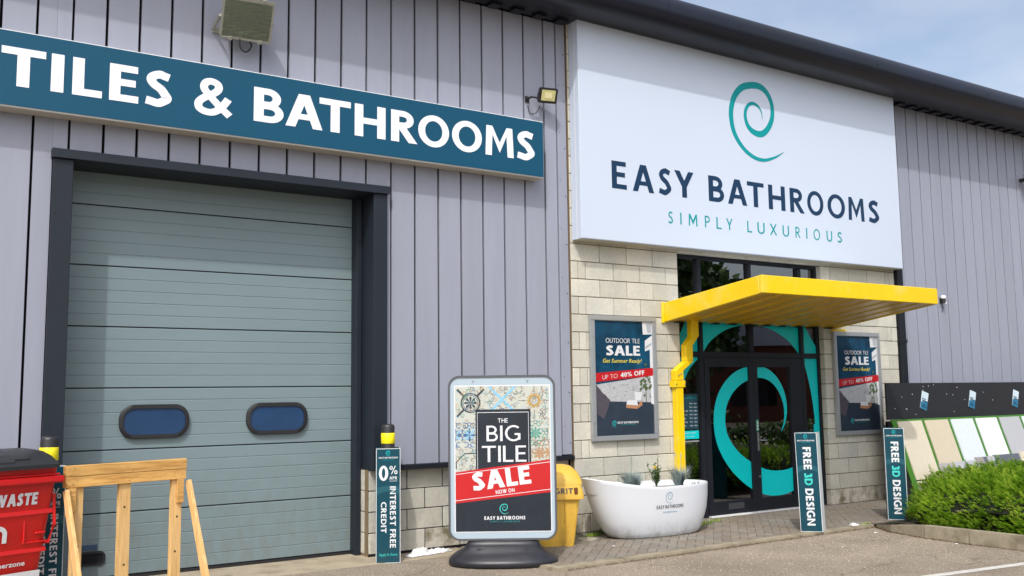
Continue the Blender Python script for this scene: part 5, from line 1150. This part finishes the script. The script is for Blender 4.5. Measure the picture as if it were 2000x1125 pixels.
crumple('plastic_sheet', 'crumpled white plastic sheeting lying against the block plinth', -2.52, -.06, .60, .19, .06, m_sheet, 3, ang=radians(14))
crumple('plastic_scrap', 'small scrap of clear plastic on the kerb before the right hand wrap', 2.72, -1.62, .14, .07, .04, m_sheet, 8).location.z = .006
for i, (x, y, s_, lb) in enumerate(((1.35, -2.5, .03, 'white litter fleck on the tarmac below the dropped kerb'), (2.52, -3.12, .05, 'blue white wrapper lying at the foot of the raised kerb'), (2.55, -2.05, .04, 'pale paper scrap in the kerb corner'), (-.72, -1.05, .02, 'white fleck on the herringbone paving'))):
    o = crumple('litter_scrap', lb, x, y, s_, s_*.6, .01, m_sheet, 20+i); o.location.z = G+.004 if i < 3 else .002
def weed(x, y, z, n, s_, label, seed, mt=None):
    r = empty('weed', label, 'weed', (x, y, z), 0, 'small weeds in the paving joints'); rnd_ = random.Random(seed); b = MB(); tn = []
    for i in range(n):
        a = rnd_.random()*6.28; d = s_*rnd_.random()**.8; px_, py_ = d*cos(a)*1.5, d*sin(a)*.6; l = rnd_.uniform(.3, 1)*s_*.6; k = len(b.v); a2 = rnd_.random()*6.28
        b.v += [(px_, py_, 0), (px_+l*.4*cos(a2)-.004, py_+l*.4*sin(a2), l*.5), (px_+l*.6*cos(a2), py_+l*.6*sin(a2), l), (px_+l*.4*cos(a2)+.006, py_+l*.4*sin(a2)+.004, l*.45)]; b.f.append((k, k+1, k+2, k+3)); tn += [rnd_.random()]*4
    toned(b, tn, 'leaves', mt or m_hedge, r)
weed(-.44, -.30, 0, 130, .08, 'green weed right of the round drain cover', 1); weed(-.72, -.16, 0, 110, .09, 'weeds at the wall foot behind the drain cover', 2); weed(-.25, -.22, 0, 140, .13, 'dark weeds growing under the left end of the bathtub', 3, m_shrub)
weed(1.25, -.40, 0, 90, .12, 'low weeds right of the bathtub below the downpipe', 4); weed(1.65, -.25, 0, 60, .09, 'thin weeds before the entrance sill', 5); weed(2.95, -1.62, 0, 60, .05, 'tiny weeds in the kerb corner', 6)

# ================================================================== HEDGE
hd = empty('hedge', 'bright green box leaved honeysuckle hedge in the kerbed bed', 'hedge', (0, 0, 0))
import numpy as np
rg = np.random.default_rng(11)
def hh(x, y):
    # top surface of the hedge over the bed
    xe = 2.86+max(0, (-y-4.3))**1.4*.34+max(0, y+2.42)*.95; d = min((x-xe)/(.45+max(0, y+2.9)*.85), (-1.80-y)/.38, (y+6.9)/.6); d = max(0., min(1, d))
    b = .60
    return (math.sqrt(max(0, 1-(1-d)**2)))*(b+.10*noise.noise((x*1.1, y*1.3, 3))+.05*noise.noise((x*3.3, y*3.3, 7)))
V, Fc, T = [], [], []
def sprig(p, d, l, tone):
    """a shoot with paired small leaves"""
    global V, Fc, T
    d = d.normalized(); s_ = d.cross(Vector((0, 0, 1)));
    if s_.length < .1: s_ = Vector((1, 0, 0))
    s_.normalize(); u = s_.cross(d); n = int(7+l*40)
    for i in range(n):
        t = (i+.5)/n; c = p+d*l*t+Vector((0, 0, -.10*l*t*t)); a = (1 if i % 2 else -1)
        ld = (d*.75+s_*a*.8+u*random.uniform(-.3, .5)).normalized(); ll = .027*(1.15-.5*t)*random.uniform(.8, 1.2); wv_ = ld.cross(u+Vector((0, 0, .3))).normalized()*ll*.34; k = len(V)
        V += [c, c+ld*ll*.5+wv_, c+ld*ll, c+ld*ll*.5-wv_]; Fc.append((k, k+1, k+2, k+3)); tt = max(0, min(1, tone+.35*t+random.uniform(-.12, .12))); T += [tt-.1, tt, tt, tt]
    k = len(V); q = s_*.0016; V += [p-q, p+q, p+d*l]; Fc.append((k, k+1, k+2)); T += [tone*.5]*3
rs = random.Random(21); random.seed(5)
cnt = 0
while cnt < 11000:
    y = -1.85-rs.random()**1.25*4.4; x = 2.86+rs.random()**1.35*5.5
    if y > -3.9 and rs.random() < .15: x = 2.88+rs.random()*.35
    h_ = hh(x, y)
    if h_ < .05: continue
    if x-2.86 > 1.0+(y+3.6)*2.4 and rs.random() < .93: continue
    e = .06; nx_ = -(hh(x+e, y)-hh(x-e, y))/(2*e); ny_ = -(hh(x, y+e)-hh(x, y-e))/(2*e); n_ = Vector((nx_, ny_, 1)).normalized()
    z = .08+h_*rs.uniform(.55, 1.0) if n_.z > .75 else .08+h_*rs.random()
    if noise.noise((x*4.1, y*4.1, z*5)) < -.20 and rs.random() < .8: cnt += 1; continue
    p = Vector((x, y, z))-n_*rs.uniform(0, .08)
    d = n_*.7+Vector((-.75+rs.uniform(-.6, .5), -.25+rs.uniform(-.5, .5), .55+rs.uniform(-.3, .4)))
    sprig(p, d, rs.uniform(.05, .14) if rs.random() < .93 else rs.uniform(.14, .24), rs.uniform(0, .55)+.30*(.4+noise.noise((x*2.6, y*2.6, z*3)))); cnt += 1
me = bpy.data.meshes.new('foliage'); me.from_pydata([tuple(v) for v in V], [], Fc); at = me.attributes.new('tone', 'FLOAT', 'POINT'); at.data.foreach_set('value', [float(max(0, t)) for t in T])
tag(link('foliage', me, m_hedge, hd), kind='stuff')
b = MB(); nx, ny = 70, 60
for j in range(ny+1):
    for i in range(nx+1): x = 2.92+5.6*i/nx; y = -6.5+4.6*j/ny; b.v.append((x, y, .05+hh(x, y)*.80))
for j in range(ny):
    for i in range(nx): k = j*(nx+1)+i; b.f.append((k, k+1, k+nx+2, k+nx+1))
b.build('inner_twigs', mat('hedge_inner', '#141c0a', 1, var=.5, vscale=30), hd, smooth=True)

# ================================================================== ACROSS THE CAR PARK (seen in the glass)
def leafball(n, rx, ry, rz, s_, seed):
    rnd_ = random.Random(seed); b = MB(); tn = []
    cl = [(Vector((rnd_.gauss(0, .42), rnd_.gauss(0, .42), rnd_.gauss(0, .42))), rnd_.uniform(.22, .42)) for _ in range(26)]
    for i in range(n):
        c, r = rnd_.choice(cl); d = Vector((rnd_.gauss(0, 1), rnd_.gauss(0, 1), rnd_.gauss(0, 1))).normalized(); p = c+d*r*rnd_.uniform(.6, 1); p = Vector((p.x*rx, p.y*ry, p.z*rz)); a = Vector((rnd_.gauss(0, 1), rnd_.gauss(0, 1), rnd_.gauss(0, 1))).normalized()*s_; q = a.cross(Vector((rnd_.gauss(0, 1), rnd_.gauss(0, 1), rnd_.gauss(0, 1)))).normalized()*s_*.7; k = len(b.v)
        b.v += [tuple(p-a), tuple(p+q), tuple(p+a), tuple(p-q)]; b.f.append((k, k+1, k+2, k+3)); t = max(0, min(1, .35+.35*d.z+rnd_.uniform(-.25, .25))); tn += [t]*4
    return b, tn
cb, ct = leafball(5200, 3.4, 3.4, 3.3, .20, 3); me_c = bpy.data.meshes.new('crown'); me_c.from_pydata(cb.v, [], cb.f); at = me_c.attributes.new('tone', 'FLOAT', 'POINT'); at.data.foreach_set('value', ct)
tb_ = MB(); tb_.tube([(0, 0, 0), (.1, 0, 1.5), (0, .1, 3.2), (.3, .2, 5.2)], [.24, .18, .15, .05], 10)
for i in range(7): a = i*.9; tb_.tube([(0.05, .05, 2.4+i*.25), (1.0*cos(a), 1.0*sin(a), 3.6+i*.3), (1.9*cos(a), 1.9*sin(a), 4.6+i*.3)], [.08, .05, .02], 6)
me_t = tb_.mesh('trunk', smooth=True)
t = empty('broadleaf_tree', 'tall broadleaf tree across the car park, mirrored in the window strip above the canopy', 'tree', (26.2, -26.0, G)); t.scale = (1.12, 1.12, 1.12)
link('trunk', me_t, m_bark, t); link('crown', me_c, m_tree, t, loc=(.1, 0, 4.9))
lb_, lt_ = leafball(9000, 17, 2.2, 2.6, .22, 15); me = bpy.data.meshes.new('far_trees'); me.from_pydata(lb_.v, [], lb_.f); at = me.attributes.new('tone', 'FLOAT', 'POINT'); at.data.foreach_set('value', lt_)
tag(link('far_trees', me, m_tree, None, loc=(40, -26, 2.2), rot=(0, 0, radians(35))), 'low belt of trees far across the car park, mirrored in the glass', 'trees', kind='stuff')
hb, ht = leafball(6000, 9, .9, .75, .09, 8); me = bpy.data.meshes.new('foliage'); me.from_pydata(hb.v, [], hb.f); at = me.attributes.new('tone', 'FLOAT', 'POINT'); at.data.foreach_set('value', ht)
o = empty('far_hedge', 'low dark hedge across the car park, mirrored in the doors', 'hedge', (14, -8.8, G+.45), radians(12)); link('foliage', me, m_tree, o)
fb = empty('brick_unit', 'red brick unit with grey roof across the car park, mirrored in the doors', 'building', (34, -34, G), radians(35))
b = MB(); b.box(-18, 18, -6, 6, 0, 4.2); b.build('wall', m_brk, fb); b = MB(); b.box(-18.4, 18.4, -6.4, 6.4, 4.2, 6.6); b.build('roof', m_clad, fb)
for i in range(6): b = MB(); b.box(-15+i*5.4, -12.5+i*5.4, 6.0, 6.06, .9, 2.8); b.build('window', m_glass, fb)
for o in (kb,): o['kind'] = 'structure'
